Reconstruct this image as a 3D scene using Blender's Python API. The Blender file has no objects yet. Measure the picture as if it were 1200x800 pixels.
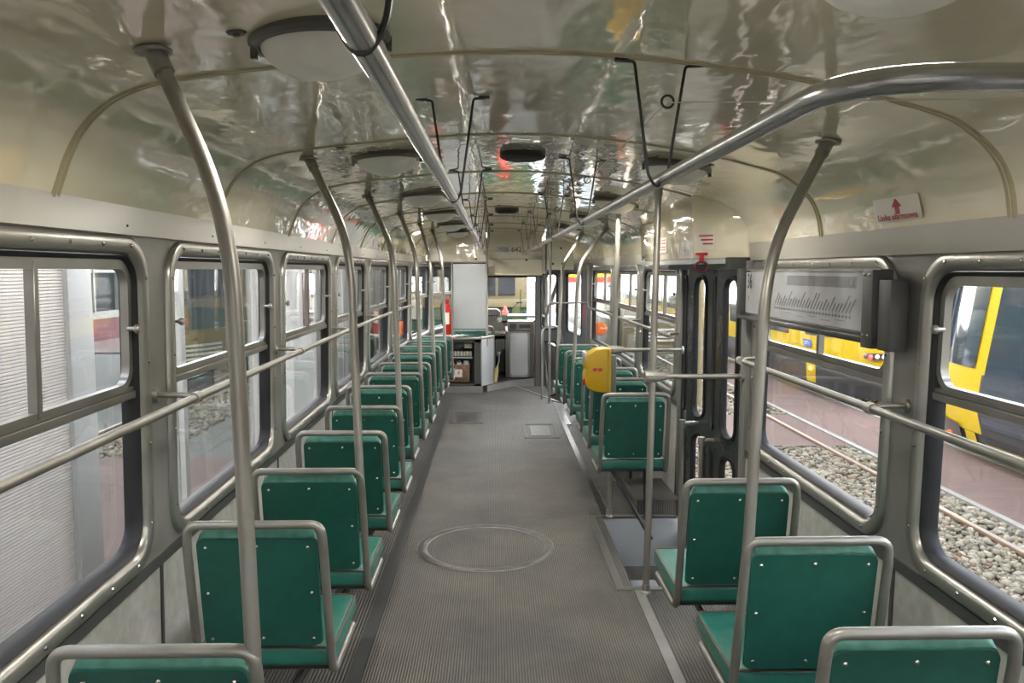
import bpy, bmesh, math, random
from mathutils import Vector, Matrix
random.seed(7)
PI = math.pi
R = math.radians
S = bpy.context.scene
COL = S.collection

# ------------------------------------------------------------------ camera, sky, exposure
cd = bpy.data.cameras.new('camera'); cam = bpy.data.objects.new('camera', cd); COL.objects.link(cam)
F = 930.0
cd.sensor_width = 36.0; cd.lens = F / 1200 * 36.0
cd.clip_start = 0.02; cd.clip_end = 500
pitch = math.atan((400 - 316) / F); yaw = math.atan((600 - 580) / F)
cam.location = (-0.13, 0, 1.6)
cam.rotation_euler = (PI / 2 - pitch, 0, -yaw)
S.camera = cam

w = bpy.data.worlds.new('sky'); S.world = w; w.use_nodes = True
nt = w.node_tree; nt.nodes.clear()
wo = nt.nodes.new('ShaderNodeOutputWorld'); bg = nt.nodes.new('ShaderNodeBackground')
tc = nt.nodes.new('ShaderNodeTexCoord'); sx = nt.nodes.new('ShaderNodeSeparateXYZ')
cr = nt.nodes.new('ShaderNodeValToRGB')
cr.color_ramp.elements[0].position = 0.0; cr.color_ramp.elements[0].color = (1.0, 0.97, 0.93, 1)
cr.color_ramp.elements[1].position = 0.7; cr.color_ramp.elements[1].color = (0.46, 0.53, 0.64, 1)
nt.links.new(tc.outputs['Generated'], sx.inputs[0]); nt.links.new(sx.outputs['Z'], cr.inputs[0])
nt.links.new(cr.outputs[0], bg.inputs[0]); nt.links.new(bg.outputs[0], wo.inputs[0])
bg.inputs[1].default_value = 3.0

vs = S.view_settings
S.display_settings.display_device = 'sRGB'
vs.view_transform = 'Standard'; vs.look = 'None'; vs.gamma = 1; vs.use_curve_mapping = False
vs.exposure = 3.15
S.cycles.max_bounces = 10; S.cycles.diffuse_bounces = 6; S.cycles.glossy_bounces = 4
S.cycles.transmission_bounces = 6; S.cycles.transparent_max_bounces = 32
S.cycles.sample_clamp_indirect = 6.0

# ------------------------------------------------------------------ materials
MATS = {}
def node(t, kind, **kw):
    n = t.nodes.new(kind)
    for k, v in kw.items(): setattr(n, k, v)
    return n
def mat(name, col, rough=0.5, metal=0.0, var=0.0, vscale=6.0, bump=0.0, bscale=40.0, bdist=0.002, coat=0.0, emit=0.0, stretch=(1, 1, 1), spec=0.5, rvar=0.0):
    m = bpy.data.materials.new(name); m.use_nodes = True; t = m.node_tree
    p = t.nodes['Principled BSDF']
    p.inputs['Base Color'].default_value = (*col, 1); p.inputs['Roughness'].default_value = rough
    p.inputs['Metallic'].default_value = metal; p.inputs['Coat Weight'].default_value = coat
    p.inputs['Coat Roughness'].default_value = 0.08
    p.inputs['Specular IOR Level'].default_value = spec
    if emit:
        p.inputs['Emission Color'].default_value = (*col, 1); p.inputs['Emission Strength'].default_value = emit
    tcn = node(t, 'ShaderNodeTexCoord'); mp = node(t, 'ShaderNodeMapping'); mp.inputs['Scale'].default_value = stretch
    t.links.new(tcn.outputs['Object'], mp.inputs[0])
    if var or rvar:
        n = node(t, 'ShaderNodeTexNoise'); n.inputs['Scale'].default_value = vscale; n.inputs['Detail'].default_value = 5
        t.links.new(mp.outputs[0], n.inputs['Vector'])
    if var:
        r = node(t, 'ShaderNodeValToRGB')
        r.color_ramp.elements[0].position = 0.32; r.color_ramp.elements[1].position = 0.68
        r.color_ramp.elements[0].color = (*[max(0, c * (1 - var)) for c in col], 1)
        r.color_ramp.elements[1].color = (*[min(1, c * (1 + var)) for c in col], 1)
        t.links.new(n.outputs['Fac'], r.inputs[0]); t.links.new(r.outputs[0], p.inputs['Base Color'])
    if rvar:
        mr = node(t, 'ShaderNodeMapRange'); mr.inputs['From Min'].default_value = .35; mr.inputs['From Max'].default_value = .65
        mr.inputs['To Min'].default_value = max(.02, rough - rvar); mr.inputs['To Max'].default_value = rough + rvar
        t.links.new(n.outputs['Fac'], mr.inputs['Value']); t.links.new(mr.outputs[0], p.inputs['Roughness'])
    if bump:
        n2 = node(t, 'ShaderNodeTexNoise'); n2.inputs['Scale'].default_value = bscale; n2.inputs['Detail'].default_value = 2
        b = node(t, 'ShaderNodeBump'); b.inputs['Strength'].default_value = bump; b.inputs['Distance'].default_value = bdist
        t.links.new(mp.outputs[0], n2.inputs['Vector']); t.links.new(n2.outputs['Fac'], b.inputs['Height'])
        t.links.new(b.outputs[0], p.inputs['Normal'])
        if coat >= 1: t.links.new(b.outputs[0], p.inputs['Coat Normal']); p.inputs['Coat Roughness'].default_value = .025
    p.inputs['Coat IOR'].default_value = 2.0 if coat >= 1 else 1.5
    MATS[name] = m
    return m
mat('ceiling_enamel', (.84, .765, .565), .10, var=.04, vscale=2, bump=.7, bscale=9, bdist=.006, coat=1.0, stretch=(1,.5,1))
mat('bead_ochre', (.40, .35, .21), .3)
mat('beam_grey', (.45,.43,.375), .35, var=.05, vscale=3)
mat('tube_steel', (.34,.325,.295), .42, metal=.8, var=.12, vscale=9, stretch=(1, 1, .3))
mat('overhead_steel', (.46,.46,.45), .25, metal=.9, var=.1, vscale=14)
mat('frame_steel', (.26,.25,.225), .4, metal=.6, var=.15, vscale=9, bump=.2, bscale=60, bdist=.001)
mat('aluminium_frame', (.34,.33,.30), .30, metal=.7, var=.06, vscale=4)
mat('sash_aluminium', (.21,.203,.185), .35, metal=.55, var=.1, vscale=7)
mat('rubber', (.018, .018, .02), .5, spec=.25)
mat('wall_grey', (.42,.41,.385), .38, var=.14, vscale=26, bump=.15, bscale=120, bdist=.001)
mat('post_grey', (.21,.203,.19), .33, metal=.2, var=.1, vscale=8)
mat('seam_dark', (.06, .06, .058), .5)
mat('vinyl_green', (.021, .14, .107), .38, var=.12, vscale=18, bump=.25, bscale=30, bdist=.003, coat=.1)
mat('vinyl_pale', (.06,.20,.155), .42, var=.25, vscale=30)  # paler mottled green for the seat back padding
mat('board_green', (.011,.078,.058), .42, var=.1, vscale=20)
mat('screw', (.5,.48,.45), .25, metal=1)
mat('piping', (.10, .055, .04), .5)
mat('ring_steel', (.055, .052, .047), .35, metal=.4, var=.5, vscale=12)
mat('black_steel', (.03, .03, .032), .4, var=.2)
mat('dome', (.75,.73,.66), .28, var=.05)
mat('dome_ring', (.10, .095, .08), .35, metal=.3)
mat('vent_black', (.018, .018, .018), .5)
mat('yellow_plastic', (.52,.31,.004), .35)
mat('red_plastic', (.45, .02, .03), .4)
mat('dark_red', (.13, .03, .035), .4, spec=.15)
mat('sign_white', (.72, .68, .60), .35)
mat('sign_pale', (.55, .52, .45), .35)
mat('ink_red', (.45, .04, .05), .5)
mat('ink_black', (.012, .012, .014), .5)
mat('ink_grey', (.07, .07, .075), .5)
mat('white_panel', (.40,.41,.42), .3, var=.06, vscale=3)
mat('sheet_metal', (.50,.515,.53), .32, metal=.4, var=.05, vscale=4)
mat('kerb_metal', (.30,.29,.27), .4, metal=.5, var=.1)
mat('cab_dark', (.028, .028, .03), .5)
mat('console_grey', (.16, .155, .135), .4)
mat('copper', (.16, .09, .06), .5, var=.4, vscale=30)
mat('ceramic', (.45, .44, .40), .4, var=.1)
mat('extinguisher_red', (.42,.02,.015), .25, spec=.15, coat=.1)
mat('door_grey', (.065,.07,.068), .22, metal=.35, var=.1)
mat('front_door_grey', (.14,.148,.155), .3, metal=.35)
mat('rubber_brown', (.14, .055, .03), .5)
mat('orange_lens', (.95, .18, .02), .3, spec=.15)
mat('red_lens', (.9, .03, .03), .3, emit=1.2)
mat('orange_lamp', (1.0, .35, .05), .3, emit=1.2)
mat('rail_steel', (.30, .19, .12), .45, metal=.4, var=.2, vscale=4)
mat('rail_head', (.48, .40, .34), .3, metal=.7)
mat('kerb_stone', (.22,.20,.165), .8, var=.12, vscale=5)
mat('pale_concrete', (.36,.355,.345), .85, var=.05, vscale=.7)
mat('ballast_base', (.12, .105, .085), .95, var=.35, vscale=25, bump=1, bscale=30, bdist=.03)
mat('stone', (.46, .425, .36), .85, var=.4, vscale=11)
mat('facade_white', (.31,.30,.28), .5, spec=.15, var=.03, vscale=1.5)
mat('end_wall_white', (.6, .6, .58), .6)
mat('bulkhead_cream', (.70, .65, .51), .3)
mat('facade_cream', (.30,.275,.235), .5, spec=.15)
mat('shutter_white', (.36,.315,.275), .45)
mat('mullion_white', (.26,.245,.225), .4, spec=.15)
mat('hall_floor', (.35, .26, .23), .8)
mat('tram_yellow', (.50,.33,.010), .28, spec=.15, coat=.1)
mat('tram_pale_yellow', (.24,.155,.05), .35, spec=.15)
mat('tram_black', (.035, .034, .036), .30, var=.2, vscale=4, coat=.2)
mat('tram_grey', (.16, .16, .165), .4)
mat('tram_cream', (.20,.165,.095), .4, spec=.15)
mat('tram_red', (.40,.03,.02), .35, spec=.15)
mat('tram_green', (.014,.055,.027), .4, spec=.15, var=.12, vscale=4)
mat('tram_light_green', (.075,.095,.03), .4, spec=.15)
mat('tram_glass', (.03, .04, .05), .06, spec=.9)
mat('tram_glass_pale', (.30, .36, .38), .12, spec=.8)
mat('lamp_lens', (.72, .74, .76), .12)
mat('blue_sign', (.03, .07, .35), .4)
mat('rust_strip', (.20, .10, .06), .6)
mat('gold_broom', (.50, .38, .16), .8)
mat('window_scene', (.014,.016,.018), .5, spec=.04, var=.6, vscale=3)
mat('poster_grey', (.21, .21, .19), .6)
mat('poster_blue', (.20, .26, .36), .6)

def glass_mat(name, tint, rough, haze):
    m = bpy.data.materials.new(name); m.use_nodes = True; t = m.node_tree; t.nodes.clear()
    o = node(t, 'ShaderNodeOutputMaterial'); tr = node(t, 'ShaderNodeBsdfTransparent'); gl = node(t, 'ShaderNodeBsdfGlossy')
    df = node(t, 'ShaderNodeBsdfDiffuse'); df.inputs[0].default_value = (.7, .7, .68, 1)
    tr.inputs[0].default_value = (*tint, 1); gl.inputs['Roughness'].default_value = rough
    lw = node(t, 'ShaderNodeLayerWeight'); lw.inputs[0].default_value = .5
    pw = node(t, 'ShaderNodeMath', operation='POWER'); pw.inputs[1].default_value = 5; t.links.new(lw.outputs['Facing'], pw.inputs[0])
    fr = node(t, 'ShaderNodeMath', operation='MULTIPLY_ADD'); fr.inputs[1].default_value = .9; fr.inputs[2].default_value = .022
    t.links.new(pw.outputs[0], fr.inputs[0])
    m1 = node(t, 'ShaderNodeMixShader'); m2 = node(t, 'ShaderNodeMixShader'); m2.inputs[0].default_value = haze
    t.links.new(fr.outputs[0], m1.inputs[0]); t.links.new(tr.outputs[0], m1.inputs[1]); t.links.new(gl.outputs[0], m1.inputs[2])
    t.links.new(m1.outputs[0], m2.inputs[1]); t.links.new(df.outputs[0], m2.inputs[2]); t.links.new(m2.outputs[0], o.inputs[0])
    MATS[name] = m
glass_mat('window_glass', (.98, .985, .98), .01, .003)
glass_mat('facade_glass', (.80, .82, .82), .01, .01)
glass_mat('clear_film', (.96, .96, .96), .05, .06)

def rib_mat(name, a, b, pitch, rough=.55):
    m = bpy.data.materials.new(name); m.use_nodes = True; t = m.node_tree; p = t.nodes['Principled BSDF']
    tcn = node(t, 'ShaderNodeTexCoord'); s = node(t, 'ShaderNodeSeparateXYZ'); t.links.new(tcn.outputs['Object'], s.inputs[0])
    mu = node(t, 'ShaderNodeMath', operation='MULTIPLY'); mu.inputs[1].default_value = 2 * PI / pitch
    si = node(t, 'ShaderNodeMath', operation='SINE'); t.links.new(s.outputs['X'], mu.inputs[0]); t.links.new(mu.outputs[0], si.inputs[0])
    mr = node(t, 'ShaderNodeMapRange'); mr.inputs['From Min'].default_value = -.8; mr.inputs['From Max'].default_value = .6
    t.links.new(si.outputs[0], mr.inputs['Value'])
    n = node(t, 'ShaderNodeTexNoise'); n.inputs['Scale'].default_value = 1.7; n.inputs['Detail'].default_value = 7
    n.inputs['Roughness'].default_value = .65
    t.links.new(tcn.outputs['Object'], n.inputs['Vector'])
    mx = node(t, 'ShaderNodeMix', data_type='RGBA'); mx.inputs[6].default_value = (*a, 1); mx.inputs[7].default_value = (*b, 1)
    t.links.new(mr.outputs[0], mx.inputs[0])
    r = node(t, 'ShaderNodeValToRGB'); r.color_ramp.elements[0].position = .3; r.color_ramp.elements[1].position = .72
    r.color_ramp.elements[0].color = (.50, .50, .52, 1); r.color_ramp.elements[1].color = (1.45, 1.38, 1.25, 1)
    t.links.new(n.outputs['Fac'], r.inputs[0])
    m2 = node(t, 'ShaderNodeMix', data_type='RGBA', blend_type='MULTIPLY'); m2.inputs[0].default_value = 1
    t.links.new(mx.outputs[2], m2.inputs[6]); t.links.new(r.outputs[0], m2.inputs[7]); t.links.new(m2.outputs[2], p.inputs['Base Color'])
    p.inputs['Roughness'].default_value = rough
    b_ = node(t, 'ShaderNodeBump'); b_.inputs['Strength'].default_value = .7; b_.inputs['Distance'].default_value = .003
    t.links.new(mr.outputs[0], b_.inputs['Height']); t.links.new(b_.outputs[0], p.inputs['Normal'])
    MATS[name] = m
rib_mat('ribbed_rubber', (.045, .042, .038), (.13, .12, .108), .0115)
rib_mat('ribbed_rubber_side', (.038, .036, .033), (.12, .112, .10), .0145)

def brick_mat():
    m = bpy.data.materials.new('brick_paving'); m.use_nodes = True; t = m.node_tree; p = t.nodes['Principled BSDF']
    tcn = node(t, 'ShaderNodeTexCoord'); br = node(t, 'ShaderNodeTexBrick')
    br.inputs['Color1'].default_value = (.145, .092, .076, 1); br.inputs['Color2'].default_value = (.13, .081, .068, 1)
    br.inputs['Mortar'].default_value = (.11, .083, .069, 1); br.inputs['Scale'].default_value = 1
    br.inputs['Brick Width'].default_value = .2; br.inputs['Row Height'].default_value = .1; br.inputs['Mortar Size'].default_value = .006
    n = node(t, 'ShaderNodeTexNoise'); n.inputs['Scale'].default_value = 1.3; n.inputs['Detail'].default_value = 5
    r = node(t, 'ShaderNodeValToRGB'); r.color_ramp.elements[0].color = (.8, .8, .8, 1); r.color_ramp.elements[1].color = (1.15, 1.15, 1.15, 1)
    mx = node(t, 'ShaderNodeMix', data_type='RGBA', blend_type='MULTIPLY'); mx.inputs[0].default_value = 1
    t.links.new(tcn.outputs['Object'], br.inputs['Vector']); t.links.new(tcn.outputs['Object'], n.inputs['Vector'])
    t.links.new(n.outputs['Fac'], r.inputs[0]); t.links.new(br.outputs['Color'], mx.inputs[6]); t.links.new(r.outputs[0], mx.inputs[7])
    t.links.new(mx.outputs[2], p.inputs['Base Color']); p.inputs['Roughness'].default_value = .8
    MATS['brick_paving'] = m; p.inputs['Specular IOR Level'].default_value = .12
brick_mat()

# ------------------------------------------------------------------ mesh helpers
class MB:
    def __init__(s): s.v = []; s.f = []
    def add(s, vs_, fs):
        o = len(s.v); s.v += [tuple(v) for v in vs_]; s.f += [tuple(i + o for i in f) for f in fs]; return s
    def box(s, a, b, rot=None, piv=None):
        x0, y0, z0 = a; x1, y1, z1 = b
        V = [Vector(p) for p in ((x0, y0, z0), (x1, y0, z0), (x1, y1, z0), (x0, y1, z0), (x0, y0, z1), (x1, y0, z1), (x1, y1, z1), (x0, y1, z1))]
        if rot is not None:
            c = Vector(piv) if piv is not None else sum(V, Vector()) / 8
            V = [c + rot @ (p - c) for p in V]
        return s.add(V, [(0, 3, 2, 1), (4, 5, 6, 7), (0, 1, 5, 4), (1, 2, 6, 5), (2, 3, 7, 6), (3, 0, 4, 7)])
    def tube(s, path, r, n=12, caps=True, closed=False):
        P = [Vector(p) for p in path]; m = len(P); rs = r if isinstance(r, (list, tuple)) else [r] * m
        V = []; up = None
        for i in range(m):
            if closed: d = P[(i + 1) % m] - P[i - 1]
            else: d = P[min(i + 1, m - 1)] - P[max(i - 1, 0)]
            d.normalize()
            if up is None:
                up = Vector((0, 0, 1)) if abs(d.z) < .9 else Vector((0, 1, 0))
            up = (up - d * up.dot(d)).normalized(); sd = d.cross(up)
            for k in range(n):
                a = 2 * PI * k / n; V.append(P[i] + (up * math.cos(a) + sd * math.sin(a)) * rs[i])
        Fc = []
        for i in range(m if closed else m - 1):
            j = (i + 1) % m
            for k in range(n):
                l = (k + 1) % n; Fc.append((i * n + k, i * n + l, j * n + l, j * n + k))
        if caps and not closed: Fc.append(tuple(range(n))[::-1]); Fc.append(tuple((m - 1) * n + k for k in range(n)))
        return s.add(V, Fc)
    def lathe(s, prof, c, axis=(0, 0, 1), n=24):
        ax = Vector(axis).normalized(); u = ax.orthogonal().normalized(); v = ax.cross(u); c = Vector(c)
        V = []; Fc = []
        for (r, h) in prof:
            for k in range(n):
                a = 2 * PI * k / n; V.append(c + ax * h + (u * math.cos(a) + v * math.sin(a)) * max(r, 1e-5))
        for i in range(len(prof) - 1):
            for k in range(n):
                l = (k + 1) % n; Fc.append((i * n + k, i * n + l, (i + 1) * n + l, (i + 1) * n + k))
        return s.add(V, Fc)
    def cyl(s, p0, p1, r, n=12): return s.tube([p0, p1], r, n)
    def loft(s, loops, close=True, cap0=False, cap1=False):
        n = len(loops[0]); V = [p for l in loops for p in l]; Fc = []
        for i in range(len(loops) - 1):
            for k in range(n if close else n - 1):
                l = (k + 1) % n; Fc.append((i * n + k, i * n + l, (i + 1) * n + l, (i + 1) * n + k))
        if cap0: Fc.append(tuple(range(n))[::-1])
        if cap1: Fc.append(tuple((len(loops) - 1) * n + k for k in range(n)))
        return s.add(V, Fc)
    def prism(s, poly, e):   # poly: 3D points, e: extrusion vector
        e = Vector(e); a = [Vector(p) for p in poly]; b = [p + e for p in a]
        return s.loft([a, b], cap0=True, cap1=True)
    def build(s, name, m, parent=None, bevel=0, segs=2, smooth=True, kind=None, ang=38):
        me = bpy.data.meshes.new(name)
        off = parent_world(parent) if parent is not None else Vector()
        me.from_pydata([tuple(Vector(v) - off) for v in s.v], [], s.f); me.update()
        bm = bmesh.new(); bm.from_mesh(me)
        bmesh.ops.recalc_face_normals(bm, faces=bm.faces)
        if bevel:
            es = [e for e in bm.edges if len(e.link_faces) == 2 and e.calc_face_angle(0) > .6]
            bmesh.ops.bevel(bm, geom=es, offset=bevel, segments=segs, profile=.5, affect='EDGES', clamp_overlap=True)
        bm.to_mesh(me); bm.free()
        if smooth:
            me.shade_smooth(); me.set_sharp_from_angle(angle=R(ang))
        me.materials.append(MATS[m])
        o = bpy.data.objects.new(name, me); COL.objects.link(o)
        if parent is not None: o.parent = parent
        if kind: o['kind'] = kind
        return o
WP = {}
def parent_world(p):
    v = Vector()
    while p is not None: v += Vector(p.location); p = p.parent
    return v
def empty(name, loc=(0, 0, 0), kind=None, parent=None):
    o = bpy.data.objects.new(name, None); COL.objects.link(o); o.location = loc; o.empty_display_size = .1
    if parent is not None: o.parent = parent
    if kind: o['kind'] = kind
    return o
def tag(o, label, cat, group=None, kind=None):
    o['label'] = label; o['category'] = cat
    if group: o['group'] = group
    if kind: o['kind'] = kind
    return o
def thing(name, loc, label, cat, group=None): return tag(empty(name, loc), label, cat, group)
KIDS = {}
def copy_tree(o, parent=None):
    c = o.copy(); COL.objects.link(c)
    if parent is not None: c.parent = parent
    for ch in list(o.children): copy_tree(ch, c)
    return c
def fillet(path, r, n=6):
    P = [Vector(p) for p in path]; out = [P[0]]
    for i in range(1, len(P) - 1):
        a, b, c = P[i - 1], P[i], P[i + 1]; rr = r if not isinstance(r, (list, tuple)) else r[i - 1]
        d0 = (a - b); d1 = (c - b); k = min(rr, d0.length * .49, d1.length * .49)
        p0 = b + d0.normalized() * k; p1 = b + d1.normalized() * k
        for j in range(n + 1):
            t = j / n; out.append(p0 * (1 - t) ** 2 + b * 2 * t * (1 - t) + p1 * t * t)
    out.append(P[-1]); return out
def rrect(a0, a1, b0, b1, r, n=7):
    pts = []
    for cx, cy, s0 in ((a1 - r, b0 + r, -90), (a1 - r, b1 - r, 0), (a0 + r, b1 - r, 90), (a0 + r, b0 + r, 180)):
        for k in range(n + 1):
            a = R(s0 + 90 * k / n); pts.append((cx + r * math.cos(a), cy + r * math.sin(a)))
    return pts
class Wall:   # local frame of a straight wall piece: s along, z up, d outwards
    def __init__(self, A, B, side, lean=0.0, zref=.75):
        self.A = Vector((A[0], A[1], 0)); self.B = Vector((B[0], B[1], 0)); self.t = (self.B - self.A)
        self.L = self.t.length; self.t.normalize()
        n = Vector((self.t.y, -self.t.x, 0)); self.n = n if side == 'R' else -n
        self.lean = lean; self.zref = zref
    def p(self, s, d, z):
        q = self.A + self.t * s + self.n * d; return (q.x + self.lean * (z - self.zref), q.y, z)
    def loop(self, pts, d): return [self.p(s, d, z) for s, z in pts]
    def box(self, mb, s0, s1, d0, d1, z0, z1):
        V = [self.p(*q) for q in ((s0, d0, z0), (s1, d0, z0), (s1, d1, z0), (s0, d1, z0), (s0, d0, z1), (s1, d0, z1), (s1, d1, z1), (s0, d1, z1))]
        return mb.add(V, [(0, 3, 2, 1), (4, 5, 6, 7), (0, 1, 5, 4), (1, 2, 6, 5), (2, 3, 7, 6), (3, 0, 4, 7)])
    def ring(self, mb, o, i, d0, d1, ro, ri):   # o,i = (s0,s1,z0,z1)
        a = rrect(*o, ro); b = rrect(*i, ri)
        return mb.loft([self.loop(a, d0), self.loop(b, d0), self.loop(b, d1), self.loop(a, d1), self.loop(a, d0)])
def text(s, size, m, name, parent, loc, rot, extrude=.0006, align='CENTER', sx=1.0):
    c = bpy.data.curves.new(name, 'FONT'); c.body = s; c.size = size; c.extrude = extrude; c.align_x = align; c.align_y = 'CENTER'
    t = bpy.data.objects.new(name, c); COL.objects.link(t)
    bpy.context.view_layer.update()
    me = bpy.data.meshes.new_from_object(t); bpy.data.objects.remove(t)
    o = bpy.data.objects.new(name, me); COL.objects.link(o); me.materials.clear(); me.materials.append(MATS[m])
    o.parent = parent; o.location = Vector(loc) - parent_world(parent); o.rotation_euler = rot; o.scale = (sx, 1, 1)
    return o

# ------------------------------------------------------------------ plan of the car body
LP = [(-1.115, -.36), (-1.135, 1.04), (-1.165, 2.41), (-1.185, 3.81), (-1.20, 5.18), (-1.20, 6.56), (-1.19, 7.94), (-1.15, 9.36), (-1.03, 10.9), (-.74, 12.3)]
RP = [(1.085, -.36), (1.09, 1.00), (1.09, 2.33), (1.09, 3.78), (1.085, 5.18), (1.07, 6.56), (1.05, 7.94), (1.00, 9.40), (.80, 11.0), (.62, 12.3)]
def wx(P, y):
    for a, b in zip(P, P[1:]):
        if y <= b[1]: break
    t = (y - a[1]) / (b[1] - a[1]); return a[0] + t * (b[0] - a[0])
PROF = [(-1.135, 1.765), (-1.122, 1.80), (-1.095, 1.868), (-1.054, 1.932), (-.989, 1.985), (-.898, 2.019), (-.731, 2.046), (-.591, 2.06), (-.45, 2.075), (-.316, 2.086), (-.1, 2.094), (.1, 2.09), (.3, 2.073), (.43, 2.058), (.561, 2.038), (.66, 2.02), (.76, 1.997), (.895, 1.961), (.962, 1.93), (1.034, 1.868), (1.07, 1.80), (1.085, 1.72)]
def smooth_prof(P, k=3):
    out = []
    for i in range(len(P) - 1):
        p0 = P[max(i - 1, 0)]; p1 = P[i]; p2 = P[i + 1]; p3 = P[min(i + 2, len(P) - 1)]
        for j in range(k):
            t = j / k
            out.append(tuple(.5 * (2 * b + (c - a) * t + (2 * a - 5 * b + 4 * c - d) * t * t + (3 * b - a - 3 * c + d) * t ** 3) for a, b, c, d in zip(p0, p1, p2, p3)))
    return out + [P[-1]]
PROF = smooth_prof(PROF)
def prof_at(y, dz=0.0):
    kl = wx(LP, y) / -1.15; kr = wx(RP, y) / 1.085
    return [(x * (kl if x < 0 else kr), z + dz) for x, z in PROF]
def ceil_z(x, y):
    P = prof_at(y)
    for a, b in zip(P, P[1:]):
        if a[0] <= x <= b[0]: return a[1] + (x - a[0]) / (b[0] - a[0]) * (b[1] - a[1])
    return 1.75
def ceil_n(x, y):
    dz = (ceil_z(x + .02, y) - ceil_z(x - .02, y)) / .04
    return Vector((dz, 0, -1)).normalized()

# ------------------------------------------------------------------ floor
floor = MB().box((-.66, -.9, -.06), (.565, 10.85, 0)).build('floor', 'ribbed_rubber', smooth=False); floor['kind'] = 'structure'
def fl(name, m, a, b): return MB().box(a, b).build(name, m, floor, smooth=False)
fl('side_floor', 'ribbed_rubber_side', (-1.25, -.9, -.06), (-.715, 10.85, -.001))
fl('floor_strip', 'seam_dark', (-.715, -.9, -.06), (-.66, 10.4, .003))
fl('side_floor', 'ribbed_rubber_side', (.61, -.9, -.06), (1.15, 3.85, -.001))
fl('side_floor', 'ribbed_rubber_side', (.61, 5.03, -.06), (1.12, 9.45, -.001))
fl('floor_strip', 'kerb_metal', (.565, -.9, -.06), (.61, 3.85, .003))
fl('floor_strip', 'ring_steel', (.565, 5.03, -.06), (.61, 9.5, .003))
fl('metal_plate', 'ring_steel', (.61, 8.1, -.05), (.66, 9.45, .004))
# floor joint across
fl('floor_joint', 'seam_dark', (-.66, 4.50, -.01), (.5, 4.505, .0006))
# step well of the middle door
m_ = MB(); m_.box((.50, 3.87, -.37), (1.2, 5.02, -.33)); m_.box((.48, 3.85, -.37), (.50, 5.04, -.001)); m_.box((.5, 5.02, -.37), (1.14, 5.04, -.001)); m_.box((.5, 3.85, -.37), (1.14, 3.87, -.001))
m_.build('step_well', 'sheet_metal', floor)
m_ = MB(); m_.box((.478, 3.835, -.01), (.52, 5.055, .005)); m_.box((.52, 3.835, -.01), (1.07, 3.87, .005)); m_.box((.52, 5.02, -.01), (1.05, 5.055, .005))
m_.build('step_edge', 'aluminium_frame', floor)
fl('step_tread', 'ribbed_rubber_side', (.505, 3.9, -.329), (1.08, 5.0, -.322))
fl('step_tread', 'sheet_metal', (.52, 4.30, -.327), (.86, 4.74, -.312))
fl('wheel_box', 'ribbed_rubber_side', (.80, 5.06, 0), (1.10, 5.6, .10))
# round hatch
m_ = MB(); prof = [(.395, 0.0), (.39, .006), (.365, .009), (.342, .006), (.335, .0), (.335, -.004), (.395, -.004), (.395, 0)]
m_.lathe(prof, (-.187, 4.483, .0), n=64); m_.build('hatch_ring', 'ring_steel', floor)['label'] = 'round steel rim of the floor hatch'
m_ = MB().lathe([(.0, .0015), (.333, .0015), (.334, 0)], (-.187, 4.483, 0), n=48); m_.build('hatch_lid', 'ribbed_rubber', floor)
for rr in (.339, .393):
    MB().tube([(-.187 + rr * math.cos(a), 4.483 + rr * math.sin(a), .002) for a in [2 * PI * i / 64 for i in range(64)]], .003, 5, closed=True).build('ring_lip', 'kerb_metal', floor)
def sq_hatch(x0, x1, y0, y1):
    m = MB()
    m.box((x0, y0, 0), (x1, y0 + .035, .004)).box((x0, y1 - .03, 0), (x1, y1, .004)).box((x0, y0, 0), (x0 + .03, y1, .004)).box((x1 - .03, y0, 0), (x1, y1, .004))
    m.build('hatch_rim', 'seam_dark', floor, smooth=False)
    MB().box((x0 + .07, y0 + .1, 0), (x1 - .07, y1 - .1, .003)).build('hatch_lid', 'ring_steel', floor, smooth=False)
sq_hatch(-.61, -.26, 8.2, 8.85); sq_hatch(.15, .49, 7.45, 8.15)

# ------------------------------------------------------------------ ceiling
ceiling = empty('ceiling', (0, 0, 1.9), 'structure')
ys = [-.9, .75, 1.85, 2.95, 4.05, 5.17, 6.28, 7.38, 8.48, 9.55, 10.65]
for a, b in zip(ys, ys[1:]):
    n = 6; loops = []
    for i in range(n + 1):
        y = a + .003 + (b - a - .006) * i / n
        loops.append([(x, y, z) for x, z in prof_at(y)])
    outer = [[(x * 1.02, y, z + .03) for x, y, z in l] for l in loops]
    m = MB(); m.loft(loops, close=False); m.loft(outer, close=False)
    m.build('ceiling_panel', 'ceiling_enamel', ceiling, ang=60)
for y in ys[1:-1]:
    m = MB(); m.tube([(x, y, z + .002) for x, z in prof_at(y)], .008, 6, caps=False)
    m.tube([(x, y + .022, z + .003) for x, z in prof_at(y)], .0055, 6, caps=False)
    m.build('ceiling_rib', 'bead_ochre', ceiling)
# screws plugs in the ceiling
for (x, y) in ((-.628, 1.59), (.71, 3.13), (-.70, 3.0), (.70, 4.7)):
    nn = ceil_n(x, y); z = ceil_z(x, y)
    MB().lathe([(0, .008), (.006, .008), (.008, .004), (.016, .004), (.02, 0), (.02, -.002)], (x, y, z), nn, 16).build('vent_plug', 'dome_ring', ceiling)

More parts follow.
